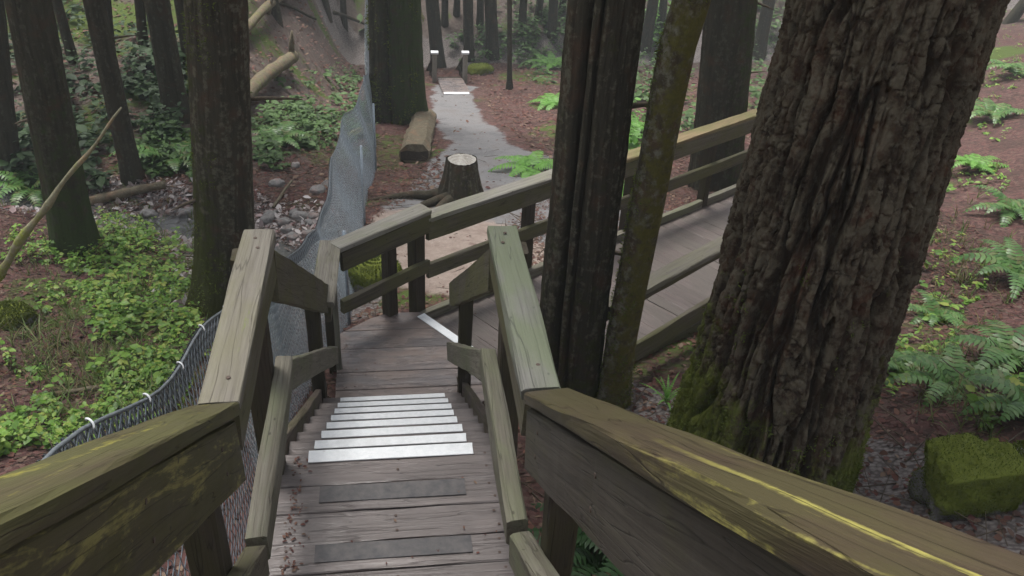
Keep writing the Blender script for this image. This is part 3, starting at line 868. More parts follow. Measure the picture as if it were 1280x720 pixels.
# farther along a finer net hangs over the mesh
paths = []
for sgn in (1, -1):
    s0 = 3.2
    while s0 < S:
        s = s0 + sgn * hh * 0.5; ok = (s > 3.2) & (s < S)
        if ok.sum() > 2: paths.append(fence_at(s[ok], hh[ok] * 0.97) + np.array([-0.02, 0.0, 0.0]))
        s0 += 0.022
V, Fq = ribbons(paths, 0.0034)
put('netting', mesh_np('netting', V, Fq, True), M['net'], fence)
# folded-over top band
paths = []
s0 = 0.2
while s0 < 9.0:
    for sgn in (1, -1):
        s = s0 + sgn * np.linspace(0, 0.05, 3); paths.append(fence_at(s, np.array([0.90, 0.955, 1.0])) + np.array([-0.012, 0, 0]))
    s0 += 0.03
V, Fq = wires(paths, 0.0036)
put('folded_edge', mesh_np('folded_edge', V, Fq, True), M['steel_dark'], fence)
ss = np.linspace(0, S, 240)
cb = fence_at(ss, np.full(240, 1.0))
put('cable', tube_mesh([tuple(p) for p in cb], [0.006] * 240, 6), M['steel_dark'], fence)
for sx in (0.95, 1.40, 1.78, 2.18, 2.62, 3.1, 3.6):
    p = fence_at(np.array([sx]), np.array([1.0]))[0]
    pts = [(p[0] + 0.013 * math.cos(a), p[1] + 0.010 * a, p[2] - 0.006 + 0.014 * math.sin(a)) for a in np.linspace(-0.2, 3.3, 12)]
    put('wire_tie', tube_mesh(pts, [0.003] * 12, 6), M['tie'], fence)
for k in (4, 6, 8, 10):
    put('fence_post', tube_mesh([(FZ[k, 0], FZ[k, 1], FZ[k, 2] - 0.2), (FZ[k, 0], FZ[k, 1], FZ[k, 3] + 0.03)], [0.016, 0.016], 8), M['steel'], fence)


# ------------------------------------------------------------------ trees
def trunk_mesh(P0, P1, r0, r1, flare, kind, nseg, rows, seed, moss_fn=None, bends=None, lobes=0.0, flute=None):
    """swept trunk from P0 (ground) to P1; rows = heights (m above P0) of its rings"""
    P0, P1 = np.array(P0, float), np.array(P1, float); H = P1[2] - P0[2]
    th = np.linspace(0, 2 * np.pi, nseg, endpoint=False)
    TH, HH = np.meshgrid(th, rows)
    tt = HH / H
    cx = P0[0] + (P1[0] - P0[0]) * tt; cy = P0[1] + (P1[1] - P0[1]) * tt
    if bends is not None:
        cx = np.interp(HH, bends[0], bends[1]); cy = np.interp(HH, bends[0], bends[2])
    R = r0 + (r1 - r0) * np.clip(tt, 0, 1)
    fl = flare * np.exp(-np.clip(HH, 0, None) / (1.1 * r0 + 0.12))
    R = R + fl * r0 * (1 + 0.45 * np.sin(TH * 5 + seed) + 0.3 * np.sin(TH * 3 + seed * 2))
    R = R * (1 + lobes * (np.sin(3 * TH + seed) * 0.6 + np.sin(2 * TH + seed * 1.7 + 0.3 * HH)))
    ux, uy = np.cos(TH), np.sin(TH)
    N3 = lambda f, fz, k: fbm(ux * r0 * f + seed * 7.1, uy * r0 * f, HH * fz, 4, k)
    if kind == 'fir':
        wx = 0.35 * fbm(ux * r0 * 4, uy * r0 * 4, HH * 1.6, 3, 3); wy = 0.35 * fbm(ux * r0 * 4 + 5, uy * r0 * 4, HH * 1.6, 3, 6)
        c1 = np.abs(fbm(ux * r0 * 8.5 + wx, uy * r0 * 8.5 + wy, HH * 1.0, 3, 14)); c2 = np.abs(fbm(ux * r0 * 24 + wx * 2, uy * r0 * 24 + wy * 2, HH * 3.2, 3, 24))
        c3 = np.abs(fbm(ux * r0 * 9 + wx, uy * r0 * 9 + wy, HH * 11.0, 3, 34))
        f1 = sstep(0.0, 0.15, c1); f2 = sstep(0.0, 0.17, c2); f3 = sstep(0.0, 0.07, c3)
        plate = f1 * (0.45 + 0.55 * f2)
        n1 = int(2 * np.pi * r0 / 0.06); wa1 = 0.8 * fbm(ux * r0 * 18, uy * r0 * 18, HH * 9, 3, 7)
        g1, g2, cid = worley(TH / (2 * np.pi) * n1 + wa1 + wx * 2, HH / 0.17 + wa1 * 1.6 + 40, seed, n1)
        d = (-0.075 + 0.062 * f1 + 0.024 * f2 * (0.35 + 0.65 * f1) + 0.013 * f3 * f1 + 0.018 * (cid - 0.5) * f1
             + 0.010 * N3(75, 14, 40) + 0.006 * N3(110, 90, 44) + 0.013 * N3(6, 2.4, 50))
        high = plate * (0.5 + 0.5 * f3)
    elif kind == 'cedar':
        wq = 0.5 * fbm(ux * r0 * 5, uy * r0 * 5, HH * 1.1, 3, 62)
        a = 1 - np.abs(fbm(ux * r0 * 13 + wq + seed, uy * r0 * 13 + wq, HH * 0.8, 4, 60)); b = 1 - np.abs(fbm(ux * r0 * 36 + wq * 2 + seed, uy * r0 * 36 - wq, HH * 2.6, 4, 70))
        d = 0.021 * r0 / 0.25 * (a - 0.8) + 0.016 * (b - 0.8) + 0.006 * N3(70, 12, 80)
        high = sstep(0.7, 0.98, a)
    else:
        d = 0.05 * r0 * N3(9, 1.5, 60) + 0.03 * r0 * N3(26, 6, 70)
        high = 0.5 + 0.5 * N3(9, 3, 90)
    if flute is not None:
        for (ang, wdt, dep) in flute:
            da = np.angle(np.exp(1j * (TH - ang - 0.10 * fbm(HH * 0.8, HH * 0 + 3.3, 0, 2, 5)))); d = d - dep * np.exp(-(da / wdt) ** 2)
    R = R + d
    X, Y, Z = cx + R * ux, cy + R * uy, P0[2] + HH + 0 * TH
    moss = moss_fn(TH, HH) if moss_fn else np.zeros_like(TH)
    nr = len(rows); idx = np.arange(nr * nseg).reshape(nr, nseg); nxt = np.roll(idx, -1, 1)
    Fq = np.stack([idx[:-1], nxt[:-1], nxt[1:], idx[1:]], -1).reshape(-1, 4)
    return mesh_np('trunk', np.stack([X, Y, Z], -1).reshape(-1, 3), Fq, True, {'high': high.ravel(), 'moss': np.broadcast_to(moss, TH.shape).ravel()})


def rows_for(h_fine, step, H):
    return np.concatenate([np.arange(-0.35, h_fine, step), np.linspace(h_fine, H, 30)])


CROWNS = {}


def crown_mesh(var):
    """upper crown of a conifer: drooping sprays of small flat needles round the upper trunk"""
    if var in CROWNS: return CROWNS[var]
    rg = np.random.default_rng(100 + var); pos, yaw, tilt = [], [], []
    for k in range(46):
        h = rg.uniform(0, 1) ** 0.8 * 9; L = (2.6 - 0.24 * h) * rg.uniform(0.6, 1.1); a = rg.uniform(0, 2 * np.pi)
        for q in range(14):
            f = (q + 0.6) / 14; sp = 0.42 * (1 - f * 0.6)
            pos.append((math.cos(a) * L * f + rg.normal(0, sp * 0.4), math.sin(a) * L * f + rg.normal(0, sp * 0.4), h - 0.45 * f * f * L + rg.normal(0, 0.08)))
            yaw.append(a + rg.uniform(-0.9, 0.9)); tilt.append(rg.uniform(0.1, 0.7))
    pos = np.array(pos); R = rot_yaw_tilt(np.array(yaw), np.array(tilt), rg.uniform(-.5, .5, len(yaw)))
    V, Fq = instances(LEAF_V, LEAF_F, pos, R, np.stack([rg.uniform(0.35, 0.7, len(yaw))] * 2 + [np.ones(len(yaw))], -1))
    CROWNS[var] = mesh_np('crown', V, Fq); CROWNS[var].materials.append(M['needles'])
    return CROWNS[var]


def tree(label, base, top_xy, r0, r1, H, kind, mat, flare=0.5, nseg=72, fine=4.0, step=0.05, seed=1, moss=None, crown=True, group=None, **kw):
    P0 = (base[0], base[1], g(base[0], base[1]))
    t_ = thing('tree', label, 'tree', P0, group)
    me = trunk_mesh(P0, (top_xy[0], top_xy[1], P0[2] + H), r0, r1, flare, kind, nseg, rows_for(fine, step, H), seed, moss, **kw)
    # mesh coordinates relative to the tree's base, so that grain follows the tree
    co = np.empty(len(me.vertices) * 3, np.float32); me.vertices.foreach_get('co', co)
    co = co.reshape(-1, 3) - np.array(P0, np.float32); me.vertices.foreach_set('co', co.ravel()); me.update()
    put('trunk', me, M[mat], t_, Matrix.Translation(P0))
    if crown:
        c = bpy.data.objects.new('crown', crown_mesh(seed % 3)); COL.objects.link(c); c.parent = t_
        k = H * 0.62; c.location = ((top_xy[0] - P0[0]) * 0.62, (top_xy[1] - P0[1]) * 0.62, k)
        c.rotation_euler = (0, 0, seed * 1.3); c.scale = (1, 1, H * 0.45 / 9)
    return t_


def tree_px(label, bpx, tpx, wpx, H=16, flare=0.5, **kw):
    """tree whose foot meets the ground at pixel bpx and whose trunk leans so that it passes pixel tpx at the same distance"""
    b = at_ground(bpx); dist = depth(b); r = wpx / 2 * dist / F_PX * 0.97
    T = at_y(tpx, b[1]); gz = g(b[0], b[1])
    k = H / max(0.5, T[2] - gz)
    top = (b[0] + (T[0] - b[0]) * k, b[1])
    return tree(label, b[:2], top, r, r * 0.62, H, kw.pop('kind', 'cedar'), kw.pop('mat', 'bark_far'), flare, **kw)


def moss_low(h0, amt=0.9, side=None, base=0.0):
    def f(TH, HH):
        m = amt * np.exp(-np.clip(HH, 0, None) / h0) + base
        if side is not None:
            m = m * (0.55 + 0.45 * np.cos(TH - side)) + 0.12 * np.cos(TH - side)
        return m
    return f


# the huge furrowed fir on the right
bt = at_z((940, 565), -0.62); bt = np.array([bt[0] + 0.03, bt[1]])
r_big = 0.455
Tt = at_y((1116, 0), bt[1] + 0.27); gz = g(bt[0], bt[1]); kk = 14.0 / (Tt[2] - gz)


def moss_big(TH, HH):
    left = np.cos(TH - math.radians(168)); right = np.cos(TH - math.radians(322))
    return 0.80 * np.exp(-np.clip(HH, 0, None) / 0.55) + 0.75 * np.clip(left, 0, 1) * np.exp(-np.clip(HH - 0.3, 0, None) / 0.7) + 0.60 * np.clip(right, 0, 1) ** 3 * np.exp(-np.clip(HH, 0, None) / 0.9) + 0.08


tree('huge leaning trunk with deeply furrowed brown bark in front of the ferns', bt, (bt[0] + (Tt[0] - bt[0]) * kk, bt[1] + 0.27 * kk), r_big, r_big * 0.48, 14.0, 'fir', 'bark_fir',
     flare=0.12, nseg=640, fine=2.9, step=0.0058, seed=3, moss=moss_big, lobes=0.012)
# the split trunk by the rail
tree_px('dark fluted trunk split along its left side, right beside the algae green rail', (706, 494), (759, 0), 80, flare=0.05, kind='cedar', mat='bark_cedar', nseg=260, fine=3.4, step=0.03, seed=5,
        moss=moss_low(0.8, 0.4, None, 0.30), lobes=0.03, flute=[(math.radians(228), 0.09, 0.11), (math.radians(252), 0.05, 0.05)], H=15)
# the slender mossy stem: bent
b = at_ground((764, 506)); rM = 17.5 * depth(b) / F_PX
pts = [((764, 506), 0), ((777, 420), 0.0), ((798, 310), 0.0), ((816, 220), 0.0), ((832, 130), 0.0), ((846, 60), 0.0), ((864, 0), 0.0), ((880, -60), 0)]
hs, xs, ys = [-0.4], [b[0] - 0.03], [b[1]]
for (px, _) in pts:
    P = at_y(px, b[1]); hs.append(P[2] - g(b[0], b[1])); xs.append(P[0]); ys.append(b[1])
hs += [9.0]; xs += [xs[-1] + 0.9]; ys += [b[1] + 0.3]
tree('slender bent stem coated in olive moss, next to the split trunk', b[:2], (xs[-1], ys[-1]), rM, rM * 0.95, 9.0, 'smooth', 'bark_moss', flare=0.25, nseg=110, fine=3.4, step=0.025, seed=8,
     moss=lambda TH, HH: 0.42 + 0.22 * np.cos(TH - math.radians(290)), bends=(hs, xs, ys), lobes=0.05)
# left side and background
tree_px('dark trunk rising left of the pale capped rail, moss at its flared foot', (286, 398), (270, 0), 68, flare=0.6, kind='cedar', mat='bark_cedar', nseg=200, fine=4.5, step=0.04, seed=11, moss=moss_low(0.9, 0.85, math.radians(200), 0.30), H=17)
tree_px('dark leaning trunk at the far left behind the mossy dead branch', (95, 312), (35, 0), 50, flare=0.2, kind='cedar', mat='bark_far', nseg=120, fine=5, step=0.06, seed=12, moss=moss_low(0.9, 0.6, None, 0.32), H=17)
tree_px('thin dim trunk left of the dark capped-rail trunk, standing beyond the gully', (166, 226), (117, 0), 25, flare=0.2, nseg=60, fine=6, step=0.1, seed=13, moss=moss_low(1, 0.4), H=16)
tree_px('pale hazy trunk on the far bank, left of the mossy fallen logs', (222, 150), (196, 0), 30, flare=0.2, nseg=60, fine=6, step=0.12, seed=14, H=18)
tree_px('broad mossy trunk with flared buttress foot beside the squared log', (497, 150), (493, 0), 62, flare=0.28, kind='cedar', mat='bark_far', nseg=220, fine=6, step=0.05, seed=15,
        moss=lambda TH, HH: 0.38 + 0.28 * np.cos(TH - math.radians(320)), lobes=0.05, flute=[(math.radians(250), 0.12, 0.10), (math.radians(215), 0.2, 0.06)], H=20)
tree_px('dark trunk behind the left post of the far footbridge', (548, 84), (540, 0), 17, flare=0.25, nseg=60, fine=8, step=0.15, seed=16, H=18)
tree_px('straight trunk behind the right post of the far footbridge', (586, 74), (585, 0), 13, flare=0.2, nseg=48, fine=8, step=0.15, seed=17, H=18)
tree_px('hazy brown trunk between the footbridge and the thin sapling', (616, 70), (613, 0), 16, flare=0.2, nseg=48, fine=8, step=0.15, seed=18, H=18)
tree_px('thin dark sapling standing in reddish litter right of the path', (637, 112), (637, 0), 6.5, flare=0.5, kind='smooth', nseg=24, fine=8, step=0.2, seed=19, H=11, crown=False)
tree_px('shaded trunk behind the brownish end of the walkway railing', (893, 232), (914, 0), 62, flare=0.15, kind='cedar', mat='bark_far', nseg=140, fine=6, step=0.06, seed=20,
        moss=lambda TH, HH: 0.30 + 0.25 * np.cos(TH - math.radians(330)), H=19)
tree_px('dark trunk at the very left edge of the view, behind the leaning one', (8, 215), (-14, 0), 34, flare=0.2, nseg=60, fine=6, step=0.12, seed=21, H=17)
tree_px('dim trunk low on the far bank, just left of the dark flared trunk', (240, 95), (226, 0), 17, flare=0.2, nseg=40, fine=8, step=0.2, seed=22, H=18)
FT = 'distant trunks in the hazy woods'
far = [((70, 120), 16), ((92, 78), 12), ((140, 92), 13), ((345, 22), 12), ((408, 14), 10), ((430, 30), 8), ((556, 30), 9), ((571, 18), 8), ((600, 32), 9), ((652, 34), 10), ((672, 22), 9), ((690, 44), 12), ((702, 14), 8), ((806, 60), 14), ((826, 36), 10), ((948, 70), 16), ((1262, 28), 14), ((180, 60), 12)]
for i, (px, w) in enumerate(far):
    tree_px('distant bare trunk blurred by haze at the top of the view', px, (px[0] + (px[0] - 545) * 0.05 * (1 + 0.5 * math.sin(i * 2.1)), -40), w, flare=0.2, nseg=24, fine=9, step=0.4, seed=30 + i, H=17, crown=i % 2 == 0, group=FT)


# ------------------------------------------------------------------ stump, logs, branches, rocks
def offset_mesh(me, P):
    co = np.empty(len(me.vertices) * 3, np.float32); me.vertices.foreach_get('co', co)
    me.vertices.foreach_set('co', (co.reshape(-1, 3) - np.array(P, np.float32)).ravel()); me.update()


sb = at_ground((577, 252)); sg = g(sb[0], sb[1]); sr = 17.5 * depth(sb) / F_PX; sh = 0.60
st = thing('tree_stump', 'cut tree stump with pale top and spreading roots beside the path', 'stump', (sb[0], sb[1], sg))
me = trunk_mesh((sb[0], sb[1], sg), (sb[0], sb[1] + 0.02, sg + sh), sr * 1.18, sr * 0.95, 0.45, 'cedar', 90, np.concatenate([np.arange(-0.2, sh - 0.01, 0.025), [sh]]), 6, moss_low(0.4, 0.35, math.radians(300), 0.2), lobes=0.03)
offset_mesh(me, (sb[0], sb[1], sg)); put('bark', me, M['bark_cedar'], st, Matrix.Translation((sb[0], sb[1], sg)))
bm = bmesh.new(); ring = []
for k in range(40):
    a = 2 * math.pi * k / 40; rr = sr * 0.985 * (1 + 0.03 * math.sin(3 * a + 6) * 0.6)
    ring.append(bm.verts.new((rr * math.cos(a), rr * math.sin(a), random.uniform(-.006, .006))))
mid_ = [bm.verts.new((v.co.x * 0.5, v.co.y * 0.5, 0.022 + random.uniform(-.008, .008))) for v in ring]; cc = bm.verts.new((0, 0, 0.03))
for k in range(40):
    bm.faces.new((ring[k], ring[(k + 1) % 40], mid_[(k + 1) % 40], mid_[k])); bm.faces.new((mid_[k], mid_[(k + 1) % 40], cc))
me = bpy.data.meshes.new('cut_top'); bm.to_mesh(me); bm.free()
put('cut_top', me, M['stump_top'], st, Matrix.Translation((sb[0], sb[1] + 0.02, sg + sh)))
for a, L in ((-2.3, 0.95), (-0.4, 0.8), (2.8, 1.1), (-1.2, 0.5), (3.5, 0.8)):
    pts = []
    for q in np.linspace(0, 1, 8):
        x = sb[0] + math.cos(a + 0.3 * q) * (sr * 0.8 + L * q); y = sb[1] + math.sin(a + 0.3 * q) * (sr * 0.8 + L * q)
        pts.append((x, y, g(x, y) + 0.10 * (1 - q) - 0.01))
    put('root', tube_mesh(pts, list(np.linspace(0.085, 0.02, 8)), 8, 0.12), M['bark_cedar'], st)

# squared log lying by the path
la, lb = at_ground((518, 203)), at_ground((531, 152))
za_, zb_ = g(la[0], la[1]), g(lb[0], lb[1])
lg = thing('squared_log', 'flat topped squared log with dark near end, lying by the broad mossy trunk', 'log', (*((la + lb)[:2] / 2), min(za_, zb_)))
m, L = frame((la[0], la[1], za_ + 0.15), (lb[0], lb[1], zb_ + 0.13), (0, 0, 1))
me = board_mesh(L, 0.47, 0.28, bev=0.095, wob=0.012)
put('timber', me, M['log'], lg, m)
bm = bmesh.new(); vs = [bm.verts.new((-L / 2 - 0.004, y * 0.97, z * 0.97)) for y, z in ((-.225, -.08), (-.18, -.115), (.18, -.115), (.225, -.08), (.225, .02), (.12, .05), (-.07, .03), (-.225, .055))]
bm.faces.new(vs); me = bpy.data.meshes.new('dark_end_face'); bm.to_mesh(me); bm.free()
put('dark_end_face', me, M['dark_end'], lg, m)  # dark patch over the lower part of the log's near end


def log(name, label, cat, pxa, pxb, wa_, wb_, lift=(0.06, 0.06), mat='log', stubs=(), moss=0.5, n=14, yb=None, bend=0.03):
    A = at_ground(pxa); B = at_ground(pxb)
    A[2] = g(A[0], A[1]) + lift[0]; B[2] = g(B[0], B[1]) + lift[1]
    if yb is not None:
        A = at_y(pxa, yb[0]); B = at_y(pxb, yb[1])
    ra, rb = wa_ / 2 * depth(A) / F_PX, wb_ / 2 * depth(B) / F_PX
    seed = random.random() * 10; L = np.linalg.norm(B - A)
    pts = [A + (B - A) * q + np.array([0.0, 0.2, 1.0]) * bend * L * (math.sin(math.pi * q) * 0.6 + 0.25 * math.sin(5 * q + seed)) for q in np.linspace(0, 1, n)]
    base = tuple((A + B) / 2)
    o = thing(name, label, cat, base)
    me = tube_mesh([tuple(p - np.array(base)) for p in pts], list(np.linspace(ra, rb, n) * (1 + 0.08 * np.sin(np.arange(n) * 1.9 + seed))), 14, 0.05)
    a = me.attributes.new('moss', 'FLOAT', 'POINT'); nv = len(me.vertices); a.data.foreach_set('value', np.full(nv, moss, np.float32))
    put('stem', me, M[mat], o, Matrix.Translation(base))
    for (q, dx, dz, ln) in stubs:
        p = A + (B - A) * q; rr = ra + (rb - ra) * q
        e = p + np.array([dx, -0.1, dz]) * ln
        put('branch_stub', tube_mesh([tuple(p), tuple((p + e) / 2 + np.array([0, 0, 0.02])), tuple(e)], [rr * 0.5, rr * 0.4, rr * 0.18], 7, 0.1), M[mat], o)
    return o


log('fallen_log', 'mossy fallen log slanting up the far bank to the top of the view', 'log', (308, 58), (385, -8), 11, 10, (0.25, 0.3), stubs=((0.3, 0.3, 0.9, 0.5),), moss=0.45)
log('fallen_log', 'broken mossy log with dark stub, ending against the dark flared trunk', 'log', (306, 140), (368, 96), 18, 16, (0.2, 0.45), stubs=((0.98, 0.1, 1.0, 0.55), (0.35, -0.5, 0.8, 0.3)), moss=0.42)
log('fallen_log', 'pale fallen log lying across the gully behind the leafy plants', 'log', (112, 256), (208, 240), 13, 10, (0.05, 0.1), moss=0.2)
log('fallen_log', 'small mossy log near the bright fern clump below the far bank', 'log', (428, 182), (462, 168), 15, 11, (0.08, 0.1), moss=0.6)
log('fallen_branch', 'long bare branch lying on the far bank under the hazy trunks', 'branch', (335, 14), (395, 30), 5, 3, (0.2, 0.15), 'bark_far', moss=0.1)
log('fallen_branch', 'dark thin branch beside the wire fence high on the far bank', 'branch', (418, 24), (458, 36), 5, 3, (0.2, 0.15), 'bark_far', moss=0.1)
log('fallen_branch', 'thin straight stick lying among the leafy plants left of the wire mesh', 'branch', (66, 498), (178, 484), 7, 5, (0.03, 0.05), 'log', moss=0.2)
log('fallen_branch', 'curved pale twig above the stones of the gully', 'branch', (342, 262), (366, 236), 4, 3, (0.04, 0.12), 'log', moss=0.0)
# the mossy dead branch poking up at the left
tip_ = at_y((150, 134), 4.7); low_ = at_y((0, 342), 5.05); dv_ = low_ - tip_
foot = low_ + dv_ * 0.8
pp = [foot + (tip_ - foot) * q for q in np.linspace(0, 1, 7)]
db = thing('dead_branch', 'slim mossy dead branch pointing up to the right at the left edge', 'branch', tuple(pp[0]))
rad = [0.042, 0.037, 0.032, 0.027, 0.020, 0.013, 0.005]
fine_p, fine_r = [], []
for q in np.linspace(0, 1, 40):
    fine_p.append(tuple(np.interp(q * 6, range(7), [p[k] for p in pp]) - pp[0][k] + 0.005 * math.sin(q * 31 + k) + 0.010 * math.sin(q * 7 + 2 * k) for k in range(3))); fine_r.append(float(np.interp(q * 6, range(7), rad)) * (1 + 0.2 * math.sin(q * 47)))
me = tube_mesh(fine_p, fine_r, 10, 0.10)
a = me.attributes.new('moss', 'FLOAT', 'POINT'); a.data.foreach_set('value', np.repeat(np.linspace(0.75, 0.35, 40), 10).astype(np.float32))
put('stem', me, M['stick'], db, Matrix.Translation(tuple(pp[0])))


def rock_mesh(sx, sy, sz, seed, moss=0.5, box=0.5, n=40, rug=0.30):
    th = np.linspace(0, 2 * np.pi, n, endpoint=False); ph = np.linspace(-np.pi / 2, np.pi / 2, n // 2)
    TH, PH = np.meshgrid(th, ph)
    sg_ = lambda a: np.sign(a) * np.abs(a) ** box
    X, Y, Z = sg_(np.cos(PH)) * sg_(np.cos(TH)), sg_(np.cos(PH)) * sg_(np.sin(TH)), sg_(np.sin(PH))
    d = 1 + rug * fbm(X * 1.5 + seed, Y * 1.5, Z * 1.5, 4, int(seed)) + 0.03 * fbm(X * 6 + seed, Y * 6, Z * 6, 2, 3)
    X, Y, Z = X * d * sx, Y * d * sy, Z * d * sz
    idx = np.arange(TH.size).reshape(TH.shape); nxt = np.roll(idx, -1, 1)
    Fq = np.stack([idx[:-1], nxt[:-1], nxt[1:], idx[1:]], -1).reshape(-1, 4)
    mo = moss * sstep(-0.5, 0.6, Z / sz) + 0.15 * fbm(X * 5, Y * 5, Z * 5, 2, 8)
    return mesh_np('rock', np.stack([X, Y, Z], -1).reshape(-1, 3), Fq, True, {'moss': mo.ravel(), 'high': (0 * X).ravel()})


def block_mesh(w, d, h, seed, n=26):
    bm = bmesh.new(); bmesh.ops.create_cube(bm, size=2.0); bmesh.ops.subdivide_edges(bm, edges=bm.edges[:], cuts=n, use_grid_fill=True)
    co = np.array([v_.co for v_ in bm.verts]); ln = np.linalg.norm(co, axis=1)[:, None]
    q = co * 0.80 + co / ln * 0.34
    q[:, 0] *= 1 + 0.10 * q[:, 2] - 0.12 * q[:, 1]; q[:, 2] += 0.16 * q[:, 0] - 0.10 * q[:, 1]
    f = 1 + 0.30 * fbm(q[:, 0] * 1.4 + seed, q[:, 1] * 1.2, q[:, 2] * 1.2, 4, 71) + 0.035 * fbm(q[:, 0] * 6 + seed, q[:, 1] * 6, q[:, 2] * 6, 3, 73)
    q = q * f[:, None] * np.array([w / 2, d / 2, h / 2])
    for v_, c_ in zip(bm.verts, q): v_.co = c_
    me = bpy.data.meshes.new('boulder'); bm.to_mesh(me); bm.free()
    for p in me.polygons: p.use_smooth = True
    mo = 0.95 * sstep(-0.8, 0.3, q[:, 2] / (h / 2)) + 0.2 * fbm(q[:, 0] * 20, q[:, 1] * 20, q[:, 2] * 20, 2, 8)
    a = me.attributes.new('moss', 'FLOAT', 'POINT'); a.data.foreach_set('value', mo.astype(np.float32))
    return me


def rock(label, px, w, h, d, seed, moss, yaw=0.0, sink=0.35, box=0.6, group=None, name='boulder', rug=0.30):
    P = at_ground(px); z = g(P[0], P[1])
    o = put(name, block_mesh(w, d, h, seed) if 'blocky' in label else rock_mesh(w / 2, d / 2, h / 2, seed, moss, box, rug=rug), M['rock'])
    o.location = (P[0], P[1], z + h / 2 - h * sink); o.rotation_euler = (0.06 * math.sin(seed), 0.08 * math.cos(seed), yaw)
    return tag(o, label, 'rock', group)


rock('blocky boulder thickly covered with green moss behind the yellow streaked rail', (1194, 630), 0.33, 0.36, 0.29, 2.0, 1.0, -0.10, 0.12, 0.25)
rock('low flat stone right of the mossy boulder at the edge of the view', (1290, 600), 0.35, 0.22, 0.3, 5.0, 0.3, 0.3)
rock('dark mossy hummock of rock behind the back railing of the landing', (468, 350), 0.55, 0.40, 0.5, 7.0, 0.85, 0.2, 0.4, 0.8)
rock('small dark mossy rock right of the far footbridge', (600, 92), 0.8, 0.5, 0.6, 9.0, 0.9, 0.4, 0.4, 0.8)
rock('mossy stone at the lower left under the dead branch', (16, 408), 0.34, 0.28, 0.34, 11.0, 0.9, 0.5, 0.3, 0.8)
CS = 'stones in the gully beside the wire fence'
for i in range(34):
    k = random.random()
    px = (random.uniform(335, 432), random.uniform(205, 330)) if i < 22 else (random.uniform(120, 250), random.uniform(236, 292))
    P = at_ground(px)
    if P[0] > -0.75 and P[1] < 9 and i < 22: px = (px[0] - 30, px[1])
    sz = random.uniform(0.07, 0.20)
    rock('small pale wet stone lying in the littered gully', px, sz * 1.3, sz * 0.8, sz, 20 + i * 1.7, 0.1, random.uniform(0, 3), 0.4, 0.8, CS, 'stone')

# far footbridge
fb = at_ground((561, 106)); fz = g(fb[0], fb[1])
br = thing('footbridge', 'distant narrow wooden footbridge with two pale capped posts at the end of the path', 'bridge', (fb[0], fb[1], fz))
for s in (-1, 1):
    P = at_ground((543 if s < 0 else 580, 103))
    x, y = P[0], fb[1] + 0.25
    z = fz - 0.05
    post((x, y), z + 0.82, br, 'cap_grey', z - 0.3, 0.12)
    beam('post_cap', (x - 0.10, y, z + 0.85), (x + 0.10, y, z + 0.85), 0.19, 0.05, 'white', br)
    beam('cap_rail', (x, y + 0.07, z + 0.74), (x + s * 0.05, y + 4.5, z - 1.3), 0.1, 0.05, 'post', br)
    beam('lower_board', (x, y + 0.07, z + 0.35), (x + s * 0.05, y + 4.5, z - 1.7), 0.05, 0.14, 'post', br)
    for q in (0.35, 0.7, 1.0):
        post((x + s * 0.05 * q, y + 0.07 + 4.4 * q), z + 0.72 - 2.02 * q, br, 'post', z - 3.0, 0.1)
xl_, xr_ = at_ground((548, 103))[0], at_ground((576, 103))[0]
for k in range(5):
    y = fb[1] - 1.9 + k * 0.48
    zz = g((xl_ + xr_) / 2, y) + 0.03 + 0.015 * k
    beam('tread', (xl_ - 0.02, y, zz), (xr_ + 0.02, y, zz), 0.40, 0.06, 'deck_mud', br)
    beam('white_nosing', (xl_, y - 0.15, zz + 0.036), (xr_, y - 0.15, zz + 0.036), 0.13, 0.008, 'white', br)
for k in range(14):
    y = fb[1] + 0.75 + k * 0.28
    beam('tread', (xl_, y, fz - 0.10 - 0.14 * k), (xr_, y, fz - 0.10 - 0.14 * k), 0.25, 0.05, 'post', br)


# ------------------------------------------------------------------ plants
def fern_mesh(seed, nf=11, L=0.6, droop=0.9, up0=0.95, wid=0.115, npin=15):
    """sword fern: arching fronds, each a midrib with two rows of narrow pinnae"""
    rg = np.random.default_rng(seed); V, Fq = [], []
    for f in range(nf):
        a = 2 * np.pi * f / nf + rg.uniform(-0.25, 0.25); l = L * rg.uniform(0.7, 1.1); up = up0 * rg.uniform(0.7, 1.2); dr = droop * rg.uniform(0.8, 1.25)
        tw = rg.uniform(-0.4, 0.4)
        ang = up; p = np.zeros(3); P = []; T = []
        for i in range(npin + 1):
            d = np.array([math.cos(a) * math.cos(ang), math.sin(a) * math.cos(ang), math.sin(ang)])
            P.append(p.copy()); T.append(d); p = p + d * l / npin; ang -= dr * 1.9 / npin; a += tw * 0.6 / npin
        for i in range(2, npin + 1):
            q = i / npin; w = wid * (1 - q) ** 0.7 * min(1, q * 5) * 1.25 + 0.006
            d = T[i]; side = np.cross(d, (0, 0, 1)); side /= np.linalg.norm(side) + 1e-9; nrm = np.cross(side, d)
            hw = l / npin * 0.47
            for s in (-1, 1):
                b = len(V); tip = P[i] + side * s * w + d * w * 0.30 - nrm * w * rg.uniform(0.05, 0.35)
                mid = P[i] + side * s * w * 0.5 + d * w * 0.12 + nrm * 0.003
                V += [P[i] - d * hw * 0.7, P[i] + d * hw * 0.7, mid + d * hw, tip, mid - d * hw]
                Fq += [(b, b + 1, b + 2), (b, b + 2, b + 4), (b + 4, b + 2, b + 3)]
        for i in range(npin):
            b = len(V); side = np.cross(T[i], (0, 0, 1)); side /= np.linalg.norm(side) + 1e-9; w = 0.0035 * (1.2 - i / npin)
            V += [P[i] - side * w, P[i] + side * w, P[i + 1] + side * w, P[i + 1] - side * w]; Fq += [(b, b + 1, b + 2), (b, b + 2, b + 3)]
    return mesh_np('fern', V, Fq)


FERN = {}


